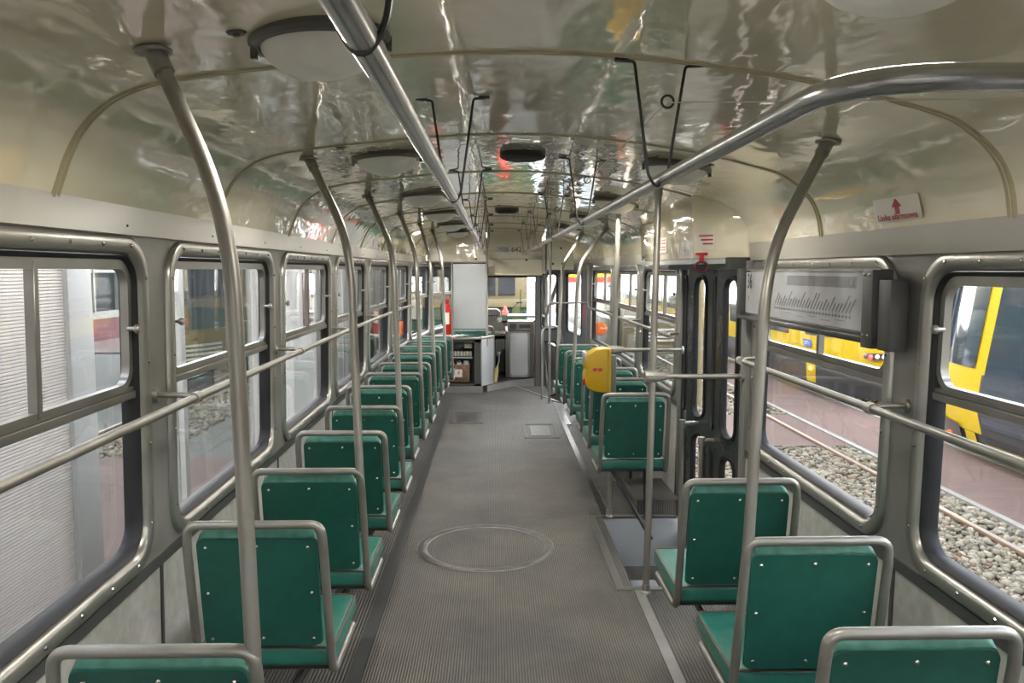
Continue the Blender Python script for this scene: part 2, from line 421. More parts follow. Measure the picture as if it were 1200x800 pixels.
# ------------------------------------------------------------------ side walls with windows
wall_left = empty('wall_left', (0, 0, 0), 'structure'); wall_right = empty('wall_right', (0, 0, 0), 'structure')
WN = [0]
def bay(A, B, side, mull=.5, z_top=1.69, r=.12, single=False):
    par = wall_left if side == 'L' else wall_right
    W = Wall(A, B, side, .018); L = W.L; zb = .735
    FO = (.075, L - .075, zb, z_top)
    m = MB(); a = rrect(0, L, .70, z_top + .012, .001); b = rrect(*FO, r)
    m.loft([W.loop(a, 0), W.loop(b, 0), W.loop(b, .05), W.loop(a, .05), W.loop(a, 0)])
    m.build('window_surround', 'post_grey', par)
    # lower panel, seam, beam
    m = MB(); W.box(m, .008, L - .008, 0, .03, -.0, .695); m.build('wall_panel', 'wall_grey', par)
    m = MB(); W.box(m, -.009, .009, -.004, .02, 0, .72); m.build('seam_strip', 'seam_dark', par)
    m = MB(); W.box(m, 0, L, -.006, .03, .693, .728); m.build('sill_strip', 'seam_dark', par)
    # window thing
    WN[0] += 1
    wn = empty('window_%d' % WN[0], W.p(L / 2, 0, .75), 'structure')
    def ins(k, rr): return rrect(FO[0] + k, FO[1] - k, FO[2] + k, FO[3] - k, rr)
    m = MB(); m.loft([W.loop(ins(0, r), .004), W.loop(ins(.002, r), -.012), W.loop(ins(.007, r - .005), -.016), W.loop(ins(.034, r - .02), -.016), W.loop(ins(.042, r - .028), -.010), W.loop(ins(.048, r - .034), .002), W.loop(ins(.05, r - .035), .014)])
    m.build('window_frame', 'aluminium_frame', wn, ang=50)
    m = MB(); m.loft([W.loop(ins(.05, r - .035), .006), W.loop(ins(.052, r - .036), -.002), W.loop(ins(.060, r - .045), .004), W.loop(ins(.066, r - .05), .03), W.loop(ins(.066, r - .05), .045)])
    m.build('gasket', 'rubber', wn, ang=50)
    g = (FO[0] + .06, FO[1] - .06, FO[2] + .06, FO[3] - .06)
    m = MB(); pts = rrect(*g, r - .05); m.loft([W.loop(pts, .036), W.loop(pts, .040)], cap0=True, cap1=True)
    m.build('glass_pane', 'window_glass', wn, smooth=False)
    if not single:
        zm = 1.235
        m = MB(); W.box(m, g[0], g[1], .006, .034, zm, zm + .022); W.box(m, g[0], g[1], .012, .034, zm + .022, zm + .034)
        m.build('sash_bar', 'sash_aluminium', wn, bevel=.002, segs=1)
        m = MB(); W.ring(m, (g[0], g[1], zm + .03, g[3]), (g[0] + .024, g[1] - .024, zm + .045, g[3] - .028), .012, .034, r - .055, r - .07)
        m.build('upper_sash', 'sash_aluminium', wn)
        sm = g[0] + (g[1] - g[0]) * mull
        m = MB(); W.box(m, sm - .014, sm + .006, .010, .034, zm + .03, g[3] - .01)
        m.build('mullion', 'sash_aluminium', wn, bevel=.002, segs=1)
        for s in (g[0] + .03, g[1] - .03):
            n = W.n; p = Vector(W.p(s, .012, zm + .20))
            MB().lathe([(0, .034), (.010, .034), (.013, .030), (.013, .022), (.007, .019), (.006, 0)], p, -n, 12).build('knob', 'aluminium_frame', wn)
    # rivets on the frame
    m = MB(); k = 0
    riv = [(s, FO[2] + .024) for s in [FO[0] + .12 + (FO[1] - FO[0] - .24) * i / 6 for i in range(7)]] + [(s, FO[3] - .024) for s in [FO[0] + .12 + (FO[1] - FO[0] - .24) * i / 6 for i in range(7)]]
    for i in range(4): riv += [(FO[0] + .024, FO[2] + .12 + i * .24), (FO[1] - .024, FO[2] + .12 + i * .24)]
    for s, z in riv:
        if z > FO[3] - .05 and (s < FO[0] + .05 or s > FO[1] - .05): continue
        m.lathe([(0, .004), (.004, .003), (.006, 0)], W.p(s, -.016, z), -W.n, 6)
    m.build('rivets', 'screw', wn, kind='stuff')
    return W
def beam(P, side, y0, y1, zb, zt):
    ysb = [y for y in [p[1] for p in P] if y0 < y < y1]; ysb = [y0] + ysb + [y1]
    par = wall_left if side == 'L' else wall_right; sg = -1 if side == 'L' else 1
    loops = []
    for y in ysb:
        x = wx(P, y); k = x / (1.15 * sg) if side == 'L' else x / 1.085
        xb = x + .018 * (zb - .75) - sg * .012; xt = (PROF[0][0] if side == 'L' else PROF[-1][0]) * abs(k) - sg * .004
        loops.append([(xb, y, zb), (xt, y, zt), (xt + sg * .05, y, zt), (xb + sg * .05, y, zb)])
    MB().loft(loops, cap0=True, cap1=True).build('cantrail', 'beam_grey', par)
    m = MB()
    y = y0 + .35
    while y < y1:
        x = wx(P, y); zc = (zb + zt) / 2 - .015
        m.lathe([(0, .004), (.003, .003), (.004, 0)], (x + .018 * (zc - .75) - sg * .009, y, zc), (-sg, 0, 0), 6); y += .69
    m.build('screws', 'seam_dark', par, kind='stuff')
for i in range(7): bay(LP[i], LP[i + 1], 'L', .56)
bay(LP[7], LP[8], 'L', .5); bay(LP[8], LP[9], 'L', .5)
for i in (0, 1, 2): bay(RP[i], RP[i + 1], 'R', .47, z_top=1.645)
for i in (4, 5, 6): bay(RP[i], RP[i + 1], 'R', .42, z_top=1.645)
beam(LP, 'L', -.9, 10.5, 1.695, 1.775)
beam(RP, 'R', -.9, 3.80, 1.645, 1.728); beam(RP, 'R', 5.2, 9.4, 1.645, 1.728)
# rear bulkhead behind the camera with its own window
wr = empty('wall_rear', (0, -.62, 0), 'structure')
Wr = Wall((-1.14, -.62), (1.10, -.62), 'R'); Lr = Wr.L
m = MB(); a = rrect(0, Lr, 0, 1.98, .01); b = rrect(.2, Lr - .2, .8, 1.66, .12)
m.loft([Wr.loop(a, 0), Wr.loop(b, 0), Wr.loop(b, .05), Wr.loop(a, .05), Wr.loop(a, 0)]); m.build('bulkhead', 'wall_grey', wr)
wn = empty('window_17', (0, -.62, 1.2), 'structure')
m = MB(); pts = rrect(.2, Lr - .2, .8, 1.66, .12); m.loft([Wr.loop(pts, .02), Wr.loop(pts, .025)], cap0=True, cap1=True); m.build('glass_pane', 'window_glass', wn, smooth=False)
for P, sd in ((LP, 'L'), (RP, 'R')):
    W = Wall((P[0][0], -.64), P[0], sd); m = MB(); W.box(m, 0, W.L, 0, .04, 0, 1.72); m.build('rear_panel', 'wall_grey', wall_left if sd == 'L' else wall_right)

# ------------------------------------------------------------------ middle door
door1 = empty('door_1', (1.08, 4.48, -.3), 'structure')
m = MB()
for y0, y1 in ((3.775, 3.85), (5.115, 5.19)): m.box((1.075, y0, -.34), (1.135, y1, 1.645))
m.build('door_post', 'post_grey', wall_right, bevel=.004)
plan = [((1.115, 3.87), (1.06, 4.18)), ((1.06, 4.185), (1.125, 4.485)), ((1.125, 4.50), (1.06, 4.80)), ((1.06, 4.805), (1.105, 5.105))]
for A, B in plan:
    W = Wall(A, B, 'R'); L = W.L; z0, z1 = -.30, 1.615
    lf = MB()
    # leaf with two slots: three stacked rings and rails
    up = (0, L, .665, z1); lo = (0, L, z0, .665)
    ui = (.085, L - .085, .73, 1.555); li = (.085, L - .085, -.10, .62)
    for o, i in ((up, ui), (lo, li)):
        a = rrect(*o, .001); b = rrect(*i, .062)
        lf.loft([W.loop(a, -.012), W.loop(b, -.012), W.loop(b, .012), W.loop(a, .012), W.loop(a, -.012)])
    leaf = lf.build('door_leaf', 'door_grey', door1)
    gk = MB(); gp = MB()
    for i in (ui, li):
        j = (i[0] + .01, i[1] - .01, i[2] + .012, i[3] - .012)
        k = (i[0] - .014, i[1] + .014, i[2] - .014, i[3] + .014)
        gk.loft([W.loop(rrect(*k, .07), -.012), W.loop(rrect(*k, .07), -.02), W.loop(rrect(*i, .06), -.022), W.loop(rrect(*j, .05), -.004), W.loop(rrect(*j, .05), .006)])
        q = rrect(*i, .06); gp.loft([W.loop(q, 0), W.loop(q, .004)], cap0=True, cap1=True)
    gk.build('gasket', 'rubber', leaf); gp.build('glass_pane', 'window_glass', leaf, smooth=False)
m = MB(); m.tube([(1.125, 4.49, -.28), (1.125, 4.49, 1.62)], .014, 8); m.tube([(1.105, 5.11, -.28), (1.105, 5.11, 1.62)], .02, 8); m.tube([(1.115, 3.865, -.28), (1.115, 3.865, 1.62)], .014, 8)
m.build('door_seal', 'rubber', door1)
MB().box((1.00, 3.80, 1.60), (1.14, 5.16, 1.66)).build('door_header', 'seam_dark', door1)
for y, zt in ((4.65, .69), (4.20, .68)):
    m = MB(); m.tube(fillet([(1.09, y, zt), (.985, y, zt), (.985, y, -.22), (1.07, y, -.22)], .03), .014, 12); m.build('grab_handle', 'tube_steel', door1)
    m = MB(); m.lathe([(0, .03), (.019, .03), (.019, -.012), (0, -.012)], (.985, y, zt - .01), (0, 0, 1), 12); m.build('handle_joint', 'kerb_metal', door1)
# door gear housing above the door
t = empty('door_housing', (.95, 4.5, 1.65), 'structure')
poly = [(1.08, 3.80), (.875, 4.02), (.875, 5.45), (1.06, 5.62)]
lo = [(x, y, 1.655) for x, y in poly] + [(1.12, 5.62, 1.655), (1.12, 3.80, 1.655)]
hi = [(x * .985, y, 1.975) for x, y in poly] + [(1.12, 5.62, 1.975), (1.12, 3.80, 1.975)]
MB().loft([lo, hi], cap0=True, cap1=True).build('cover', 'ceiling_enamel', t, bevel=.006)
lo = [(x + .0, y, 1.63) for x, y in poly] + [(1.12, 5.62, 1.63), (1.12, 3.80, 1.63)]; hi = [(x, y, z + .024) for x, y, z in lo]
MB().loft([lo, hi], cap0=True, cap1=True).build('bottom_flange', 'sheet_metal', t)
m = MB()
for y in (4.2, 4.8, 5.3): m.lathe([(0, .005), (.004, .003), (.006, 0)], (.875, y, 1.70), (-1, 0, 0), 8)
m.build('screws', 'screw', t, kind='stuff')
MB().box((.868, 4.62, 1.70), (.872, 4.86, 1.79)).build('notice_plate', 'sign_white', t, smooth=False)
for k, z in enumerate((1.77, 1.752, 1.73, 1.715)):
    MB().box((.8665, 4.66, z), (.868, 4.82, z + .006)).build('print_line', 'ink_red', t, smooth=False)
# emergency handle on the rear slanted face
face_a = Vector((1.08, 3.80, 0)); face_b = Vector((.875, 4.02, 0)); ft = (face_b - face_a).normalized(); fn = Vector((ft.y, -ft.x, 0))
if fn.y > 0: fn = -fn
def fpt(s, d, z): q = face_a + ft * s + fn * d; return (q.x, q.y, z)
FL = (face_b - face_a).length
t = thing('emergency_notice', fpt(FL - .075, 0, 1.75), 'small white notice plate with red lettering above the red emergency pull', 'sign')
m = MB(); m.add([fpt(FL - .13, .002, 1.70), fpt(FL - .02, .002, 1.70), fpt(FL - .02, .002, 1.79), fpt(FL - .13, .002, 1.79), fpt(FL - .13, .006, 1.70), fpt(FL - .02, .006, 1.70), fpt(FL - .02, .006, 1.79), fpt(FL - .13, .006, 1.79)], [(0, 1, 2, 3), (4, 5, 6, 7), (0, 1, 5, 4), (1, 2, 6, 5), (2, 3, 7, 6), (3, 0, 4, 7)])
m.build('plate', 'sign_white', t, smooth=False)
for k in range(3):
    z = 1.765 - k * .02; m = MB(); s0, s1 = FL - .115, FL - .035 - .012 * k
    m.add([fpt(s0, .0075, z), fpt(s1, .0075, z), fpt(s1, .0075, z + .008), fpt(s0, .0075, z + .008), fpt(s0, .006, z), fpt(s1, .006, z), fpt(s1, .006, z + .008), fpt(s0, .006, z + .008)], [(0, 1, 2, 3), (4, 5, 6, 7), (0, 1, 5, 4), (1, 2, 6, 5), (2, 3, 7, 6), (3, 0, 4, 7)])
    m.build('print_line', 'ink_red', t, smooth=False)
hx, hy, _ = fpt(FL - .06, .02, 0)
t = thing('emergency_pull', (hx, hy, 1.66), 'dark red emergency pull ring hanging under the cream door housing', 'handle')
MB().box((hx - .03, hy - .008, 1.672), (hx + .03, hy + .008, 1.685)).build('bracket', 'red_plastic', t, bevel=.002)
MB().box((hx - .011, hy - .006, 1.64), (hx + .011, hy + .006, 1.674)).build('stem', 'red_plastic', t, bevel=.002)
m = MB(); m.tube([(hx + .033 * math.cos(a), hy, 1.615 + .024 * math.sin(a)) for a in [2 * PI * i / 20 for i in range(20)]], .0055, 8, closed=True); m.build('ring', 'dark_red', t)

# ------------------------------------------------------------------ alarm sign on the cove
t = thing('alarm_cord_sign', (1.07, 2.37, 1.79), 'white sticker with a red arrow and the words Linka alarmowa on the ceiling cove', 'sign')
n1 = ceil_n(1.035, 2.37); 
def cpt(u, v, d):   # u along -Y (reading direction), v up the cove
    z = 1.748 + v * .93; y = 2.37 - u
    P = prof_at(y)[-16:]
    for a, b in zip(P, P[1:]):
        if b[1] <= z <= a[1]: break
    x = a[0] + (a[1] - z) / (a[1] - b[1]) * (b[0] - a[0]); return (x - d, y, z - d * .3)
def cpatch(u0, u1, v0, v1, d0, d1, n=4):
    m = MB()
    A = [[cpt(u0 + (u1 - u0) * i / n, v0, d0) for i in range(n + 1)], [cpt(u0 + (u1 - u0) * i / n, v0, d1) for i in range(n + 1)], [cpt(u0 + (u1 - u0) * i / n, v1, d1) for i in range(n + 1)], [cpt(u0 + (u1 - u0) * i / n, v1, d0) for i in range(n + 1)]]
    m.loft(A + [A[0]], close=False); return m
cpatch(-.14, .13, .0, .075, .003, .006).build('sticker', 'sign_white', t, smooth=False)
m = MB(); ar = [(-.028, .045), (-.012, .045), (-.012, .022), (.012, .022), (.012, .045), (.028, .045), (0, .070)]
m.loft([[cpt(u, v, .006) for u, v in ar], [cpt(u, v, .009) for u, v in ar]], cap0=True, cap1=True); m.build('arrow', 'ink_red', t, smooth=False)
lx, ly, lz = cpt(-.005, .014, .0085)
sl = math.atan2(cpt(0, .05, 0)[0] - cpt(0, 0, 0)[0], .0465)
# letters lie on the cove: x-axis -> -Y, y-axis -> up the slope
tx = text('Linka alarmowa', .028, 'ink_red', 'lettering', t, (lx - .002, ly, lz), (0, 0, 0), .0005, sx=.95)
ux = Vector((0, -1, 0)); uy = Vector((math.sin(sl), 0, math.cos(sl))); uz = ux.cross(uy)
tx.rotation_euler = Matrix((ux, uy, uz)).transposed().to_euler(); tx.scale = (1.32, 1, 1)

# ------------------------------------------------------------------ ceiling lamps and vents
FILL_W = 1.05
def lamp(x, y, label):
    z = ceil_z(x, y); nn = ceil_n(x, y); nn = (nn * .6 + Vector((0, 0, -1)) * .4).normalized()
    t = thing('ceiling_lamp', (x, y, z), label, 'lamp', 'round glass dome ceiling lamps')
    MB().lathe([(.0, 0), (.142, -.002), (.144, .012), (.138, .02), (.124, .022), (.122, .012)], (x, y, z), nn, 40).build('mounting_ring', 'dome_ring', t)
    MB().lathe([(.122, .014), (.119, .026), (.108, .044), (.088, .060), (.058, .073), (.03, .079), (.0, .08)], (x, y, z), nn, 40).build('glass_dome', 'dome', t)
    ld = bpy.data.lights.new('fill_light', 'AREA'); ld.shape = 'DISK'; ld.size = .2; ld.energy = FILL_W; ld.color = (1, .95, .86)  # fill light added under the dome, which is itself unlit
    lo = bpy.data.objects.new('fill_light', ld); COL.objects.link(lo); lo.parent = t; lo.location = nn * .10
    lo.rotation_euler = (-nn).to_track_quat('Z', 'Y').to_euler()
    u = Vector((1, 0, 0)); u = (u - nn * u.dot(nn)).normalized()
    for sg in (-1, 1):
        c = Vector((x, y, z)) + u * sg * .138 + nn * .02
        MB().box(c - Vector((.006, .006, .014)), c + Vector((.006, .006, .014))).build('clip', 'dome_ring', t)
LY = [1.68, 3.3, 4.95, 6.5, 8.1, 9.65]
who = ['nearest the camera', 'second from the camera', 'third from the camera', 'fourth from the camera', 'fifth from the camera', 'farthest, near the cab']
for i, y in enumerate(LY): lamp(-.485 if i == 0 else -.57, y, 'frosted dome ceiling lamp, left row, ' + who[i])
for i, y in enumerate(LY[:-1]): lamp(.62 if i else .455, y if i else 1.18, 'frosted dome ceiling lamp, right row, ' + (who[i] if i else 'cut by the picture top edge'))
for (x, y, lb) in ((-.01, 3.42, 'black round ceiling vent, the nearer one in the middle of the ceiling'), (-.03, 6.6, 'black round ceiling vent, the farther small one in the middle')):
    z = ceil_z(x, y); t = thing('ceiling_vent', (x, y, z), lb, 'vent')
    MB().lathe([(0, 0), (.098, 0), (.098, .018), (.088, .026), (0, .026)], (x, y, z), (0, 0, -1), 32).build('rim', 'vent_black', t)
    m = MB()
    for k in range(-4, 5): h = math.sqrt(.078 ** 2 - (k * .017) ** 2); m.box((x - h, y + k * .017 - .004, z - .030), (x + h, y + k * .017 + .004, z - .025))
    m.build('grille', 'vent_black', t, smooth=False)

# ------------------------------------------------------------------ overhead grab rails on wire hangers
def hanger(t, x, y, ring, side):
    xa, xb = x - .058, x + .06; za, zb = ceil_z(xa, y), ceil_z(xb, y); zr = 1.81
    path = [(xa - .035, y, za - .004), (xa, y, za - .006), (x - .022, y, zr + .006), (x, y, zr - .022), (x + .022, y, zr + .006), (xb, y, zb - .006), (xb + .035, y, zb - .004)]
    m = MB(); m.tube(fillet(path, [.008, .02, .03, .02, .008], 5), .0036, 8)
    h = m.build('hanger', 'black_steel', t)
    for xx, zz in ((xa - .03, za), (xb + .03, zb)): MB().box((xx - .016, y - .008, zz - .006), (xx + .016, y + .008, zz + .001)).build('hanger_foot', 'black_steel', h)
    if ring:
        c = Vector((xb - .04, y, zb - .085)); m = MB(); m.tube([(c.x + .014 * math.cos(a), y, c.z + .014 * math.sin(a)) for a in [2 * PI * i / 16 for i in range(16)]], .003, 6, closed=True)
        m.build('cord_ring', 'black_steel', h)
t = thing('overhead_grab_rail', (-.25, 5, 1.81), 'long steel overhead grab rail on black wire hangers, left of the aisle', 'grab rail', 'overhead grab rails')
m = MB(); m.tube(fillet([(-.62, -.5, 1.81), (-.25, -.5, 1.81), (-.25, 5, 1.81), (-.27, 10.55, 1.81)], .12, 8), .0155, 20); m.build('rail', 'overhead_steel', t)
for y in (.74, 2.32, 3.95, 5.6, 7.2, 8.8, 10.2): hanger(t, -.25, y, False, 'L')
t = thing('overhead_grab_rail', (.25, 5, 1.81), 'long steel overhead grab rail, right of the aisle, bent sideways near the camera', 'grab rail', 'overhead grab rails')
m = MB(); m.tube(fillet([(1.03, .88, 1.81), (.262, .88, 1.81), (.26, 5, 1.81), (.24, 10.55, 1.81)], .13, 10), .0155, 20); m.build('rail', 'overhead_steel', t)
for y in (1.87, 3.47, 5.15, 6.75, 8.35, 9.9): hanger(t, .25, y, True, 'R')
m = MB(); cp = [(.95, 1.55, 1.93), (.27, 1.87, 1.985), (.27, 3.47, 1.985), (.27, 5.15, 1.985), (.27, 6.75, 1.985), (.27, 8.35, 1.985), (.27, 9.9, 1.985)]
m.tube(cp, .0016, 5); tag(m.build('signal_rope', 'sign_pale'), 'thin pale alarm cord strung through the rings of the right hangers', 'cord')

# ------------------------------------------------------------------ grab poles
def flange(t, p, n):
    MB().lathe([(0, .002), (.036, .002), (.036, .008), (.0, .010)], p, n, 20).build('ceiling_flange', 'kerb_metal', t)
def pole_thing(path, r, label, group, flr=False, n=None, fil=.12):
    t = thing('grab_pole', (path[-1][0], path[-1][1], path[-1][2]), label, 'pole', group)
    m = MB(); m.tube(fillet(path, fil, 8), r, 20); m.build('tube', 'tube_steel', t)
    p = Vector(path[0]); nn = ceil_n(p.x, p.y)
    flange(t, p, (nn + Vector((0, 0, -1))).normalized())
    d = (Vector(path[1]) - p).normalized()
    MB().tube([p + d * .004, p + d * .06], r + .0045, 16).build('socket', 'kerb_metal', t)
    if flr:
        MB().lathe([(.0, .0), (.027, .0), (.024, .012), (r + .003, .016), (r + .003, .05), (0, .05)], path[-1], (0, 0, 1), 20).build('foot', 'kerb_metal', t)
    return t
LS = [1.49, 2.25, 2.86, 3.54, 4.20, 4.95, 5.575, 6.20, 6.91, 7.55, 8.08, 8.70]     # left seats
LX = [-.79, -.825, -.815, -.822, -.83, -.86, -.845, -.84, -.855, -.85, -.83, -.80]
tops = {0: (-.80, 1.62), 2: (-.845, 3.12), 4: (-.87, 4.72), 6: (-.86, 6.2), 8: (-.84, 7.6), 10: (-.82, 8.9)}
ordn = ['nearest the camera', 'second', 'third', 'fourth', 'fifth', 'sixth', 'seventh', 'eighth', 'ninth', 'tenth', 'eleventh', 'last, beside the equipment cabinet']
for k, (i, (tx_, ty)) in enumerate(tops.items()):
    x = LX[i] + .19; y = LS[i]
    pole_thing([(tx_, ty, ceil_z(tx_, ty) - .004), (x - .025, y + .015, 1.70), (x, y, .84)], .0155,
        ('slanting steel grab pole on the left row, ' + ['nearest the camera', 'second from the camera', 'third from the camera', 'fourth from the camera', 'fifth from the camera', 'last before the cab'][k]), 'grab poles rising from the left seats', fil=.16)
RS = [1.535, 2.08, 2.685, 4.61, 5.27, 5.84, 6.50, 7.08, 7.68]
RX = [.735, .745, .725, .70, .715, .725, .71, .70, .675]
rt = {1: (.84, 2.33), 6: (.86, 7.1), 8: (.80, 8.5)}
for k, (i, (tx_, ty)) in enumerate(rt.items()):
    x = RX[i] - .19; y = RS[i]
    pole_thing([(tx_, ty, ceil_z(tx_, ty) - .004), (x + .035, y + .01, 1.64), (x, y, .84)], .0155,
        'slanting steel grab pole on the right row, ' + ['nearest the camera, beside the line map', 'amid the far group of seats', 'farthest, beside the front door'][k], 'grab poles rising from the right seats', fil=.16)
for (x0, y0, x1, y1, lb) in ((.66, 3.86, .617, 3.80, 'upright steel grab pole at the near corner of the door step well'), (.66, 5.1, .612, 5.03, 'upright steel grab pole behind the yellow ticket validator')):
    pole_thing([(x0, y0, ceil_z(x0, y0) - .004), ((x0 + x1) / 2, (y0 + y1) / 2, 1.0), (x1, y1, 0)], .0165, lb, 'door grab poles', True, fil=.4)
pole_thing([(.53, 9.46, ceil_z(.53, 9.46) - .004), (.527, 9.46, 1.0), (.524, 9.46, 0)], .0155, 'upright steel grab pole at the front door, far end of aisle', 'door grab poles', True)
# horizontal rails from door poles to the wall
for y, x0, x1, z, lb in ((3.80, .617, 1.075, 1.085, 'short horizontal steel rail from the near door pole to the wall'), (5.03, .612, 1.075, 1.09, 'short horizontal steel rail from the validator pole to the wall')):
    t = thing('door_rail', (x0, y, z), lb, 'grab rail', 'short rails beside the middle door')
    MB().cyl((x0 + .02, y, z), (x1 - .01, y, z), .0125, 16).build('tube', 'tube_steel', t)
    MB().lathe([(.012, 0), (.027, 0), (.027, .012), (.012, .012)], (x1, y, z), (-1, 0, 0), 14).build('wall_bracket', 'kerb_metal', t)
    m = MB(); m.tube([(x0 - .022, y, z), (x0 + .03, y, z), (x0 + .085, y, z)], [.029, .028, .018], 10); m.build('clamp', 'kerb_metal', t, ang=30)
    MB().lathe([(0, .003), (.005, .002), (.006, 0)], (x0 + .0, y - .028, z), (0, -1, 0), 8).build('clamp_screw', 'screw', t)
t = thing('front_door_rail', (.53, 9.46, 1.2), 'short horizontal steel rail from the front door pole to the wall post', 'grab rail')
MB().cyl((.53, 9.46, 1.205), (.97, 9.44, 1.21), .011, 12).build('tube', 'tube_steel', t); MB().tube([(.515, 9.46, 1.205), (.575, 9.46, 1.205)], .02, 10).build('clamp', 'kerb_metal', t)
t = thing('entrance_hoop', (.45, 9.6, 0), 'arched steel hoop rail standing beside the front door', 'grab rail')
m = MB(); m.tube(fillet([(.45, 9.75, -.02), (.45, 9.75, .90), (.68, 9.9, .90), (.74, 10.1, .6)], .11, 8), .014, 14); m.build('tube', 'tube_steel', t)
m = MB(); m.tube([(.45, 9.75, .80), (.60, 10.2, -.28)], .012, 12); m.build('brace', 'overhead_steel', t)

# ------------------------------------------------------------------ window handrails
def hand_rail(P, side, y0, y1, z, off, label, brk):
    sg = -1 if side == 'L' else 1
    t = thing('window_handrail', (wx(P, y0) - sg * off, y0, z), label, 'grab rail', 'handrails along the windows')
    pts = [(wx(P, y) + .018 * (z - .75) - sg * off, y, z) for y in [y0] + [p[1] for p in P if y0 < p[1] < y1] + [y1]]
    MB().tube(pts, .0125, 14).build('tube', 'tube_steel' if side == 'L' else 'frame_steel', t)
    for y in brk:
        x = wx(P, y) + .018 * (z - .75); xr = x - sg * off
        m = MB(); m.tube([(x - sg * .002, y - .02, z + .012), (xr + sg * .03, y - .02, z + .012), (xr, y, z)], .009, 10)
        b = m.build('bracket', 'tube_steel', t)
        MB().lathe([(0, .012), (.02, .012), (.023, .004), (.023, 0)], (x, y - .02, z + .012), (-sg, 0, 0), 14).build('bracket_flange', 'tube_steel', b)
        MB().tube([(xr, y - .014, z), (xr, y + .022, z)], .0175, 14).build('collar', 'kerb_metal', b)
hand_rail(LP, 'L', -.3, 8.75, 1.212, .115, 'long steel handrail in front of the left windows', [1.04, 2.41, 3.81, 5.18, 6.56, 7.94])
hand_rail(RP, 'R', -.3, 3.55, 1.185, .10, 'steel handrail in front of the two near right windows', [1.0, 2.33, 3.60])
hand_rail(RP, 'R', 5.05, 9.3, 1.175, .095, 'steel handrail in front of the far right windows beyond the door', [5.19, 6.56, 7.94])

# ------------------------------------------------------------------ seats
def make_seat(sg):   # sg = +1: wall on -x side (left row); -1: wall on +x
    t = empty('passenger_seat', (0, 0, 0))
    half = [(.200, .40, .382), (.200, .075, .382), (.200, .062, .44), (.196, .0, .80), (.175, -.004, .867)]
    path = half + [(-x, y, z) for x, y, z in half[::-1]]
    P = fillet([half[0], half[1], half[3], (.192, -.006, .868), (-.192, -.006, .868), (-.196, 0, .80), (-.200, .075, .382), (-.200, .40, .382)], [.05, .01, .075, .075, .01, .05], 7)
    m = MB(); m.tube(P, .0132, 14); m.build('tube_frame', 'frame_steel', t)
    # board: plane from (y=.055,z=.475) to (y=.004,z=.828)
    def bp(x, z, d): yb = .060 - (z - .475) * .145; return (x, yb + d, z - d * .14)
    def outl(w, z0, z1, r):
        return [(x, z) for x, z in rrect(-w, w, z0, z1, r, 5)]
    a = outl(.174, .475, .822, .022)
    m = MB(); m.loft([[bp(x, z, .006) for x, z in a], [bp(x, z, -.002) for x, z in a]], cap0=True, cap1=True)
    m.build('back_board', 'board_green', t, ang=30)
    b0 = outl(.176, .473, .828, .024); b1 = outl(.172, .48, .850, .03); b2 = outl(.158, .49, .861, .035); b3 = outl(.14, .51, .845, .03)
    m = MB(); m.loft([[bp(x, z, .006) for x, z in b0], [bp(x, z, .02) for x, z in b1], [bp(x, z, .052) for x, z in b2], [bp(x, z, .066) for x, z in b3]], cap0=True, cap1=True)
    m.build('back_cushion', 'vinyl_pale', t)
    for x, z in ((-.148, .795), (0, .798), (.148, .795), (-.152, .65), (.152, .65), (-.15, .50), (0, .50), (.15, .50)):
        p = bp(x, z, -.002); MB().lathe([(0, .0045), (.0045, .003), (.0065, 0)], p, (0, -1, .1), 8).build('screw', 'screw', t)
    m = MB(); m.box((-.205, .075, .398), (.205, .475, .462)); m.build('seat_cushion', 'vinyl_green', t, bevel=.016, segs=3)
    pp = [(x, y, .4595) for x, y in rrect(-.2025, .2025, .078, .472, .02, 4)]
    m = MB(); m.tube(pp, .0033, 6, closed=True); m.build('piping', 'piping', t)
    m = MB(); m.box((-.19, .09, .385), (.19, .46, .400)); m.build('seat_pan', 'black_steel', t)
    m = MB(); m.tube([(.12 * sg, .16, .388), (-.10 * sg, -.03, .0)], .012, 8); m.build('leg', 'black_steel', t)
    m = MB(); m.tube([(-.12 * sg, .34, .388), (-.14 * sg, .36, .0)], .012, 8); m.build('leg', 'black_steel', t)
    return t
seatL = make_seat(1); seatR = make_seat(-1)
lab_l = ['green vinyl seat of the left row, nearest the camera, cut by the bottom edge', 'green vinyl seat, second from the camera in the left row', 'green vinyl seat, third of the left row from the camera, with a pole', 'green vinyl seat, fourth from the camera in the left row', 'green vinyl seat, fifth of the left row from the camera, with a pole', 'green vinyl seat, sixth from the camera in the left row', 'green vinyl seat, seventh from the camera in the left row, with a pole', 'green vinyl seat, fifth before the equipment cabinet in the left row', 'green vinyl seat, fourth before the equipment cabinet, with a pole', 'green vinyl seat, third before the equipment cabinet, left row', 'green vinyl seat, second before the equipment cabinet, with a pole', 'green vinyl seat, foremost of the left row, right behind the equipment cabinet']
lab_r = ['green vinyl seat at the bottom right corner, nearest of the right row', 'green vinyl seat with a steel pole, second of the right row from the camera', 'green vinyl seat of the right row just behind the middle door step', 'green vinyl seat just past the middle door, behind the near door pole', 'green vinyl seat, second past the middle door on the right', 'green vinyl seat, third past the middle door on the right', 'green vinyl seat, fourth past the middle door on the right, with a pole', 'green vinyl seat, fifth past the middle door on the right', 'green vinyl seat, foremost of the right row, next to the front door']
for i in range(12):
    o = seatL if i == 0 else copy_tree(seatL); o.location = (LX[i], LS[i], 0); tag(o, lab_l[i], 'seat', 'green single seats along the left windows')
for i in range(9):
    o = seatR if i == 0 else copy_tree(seatR); o.location = (RX[i], RS[i], 0); tag(o, lab_r[i], 'seat', 'green single seats along the right windows')

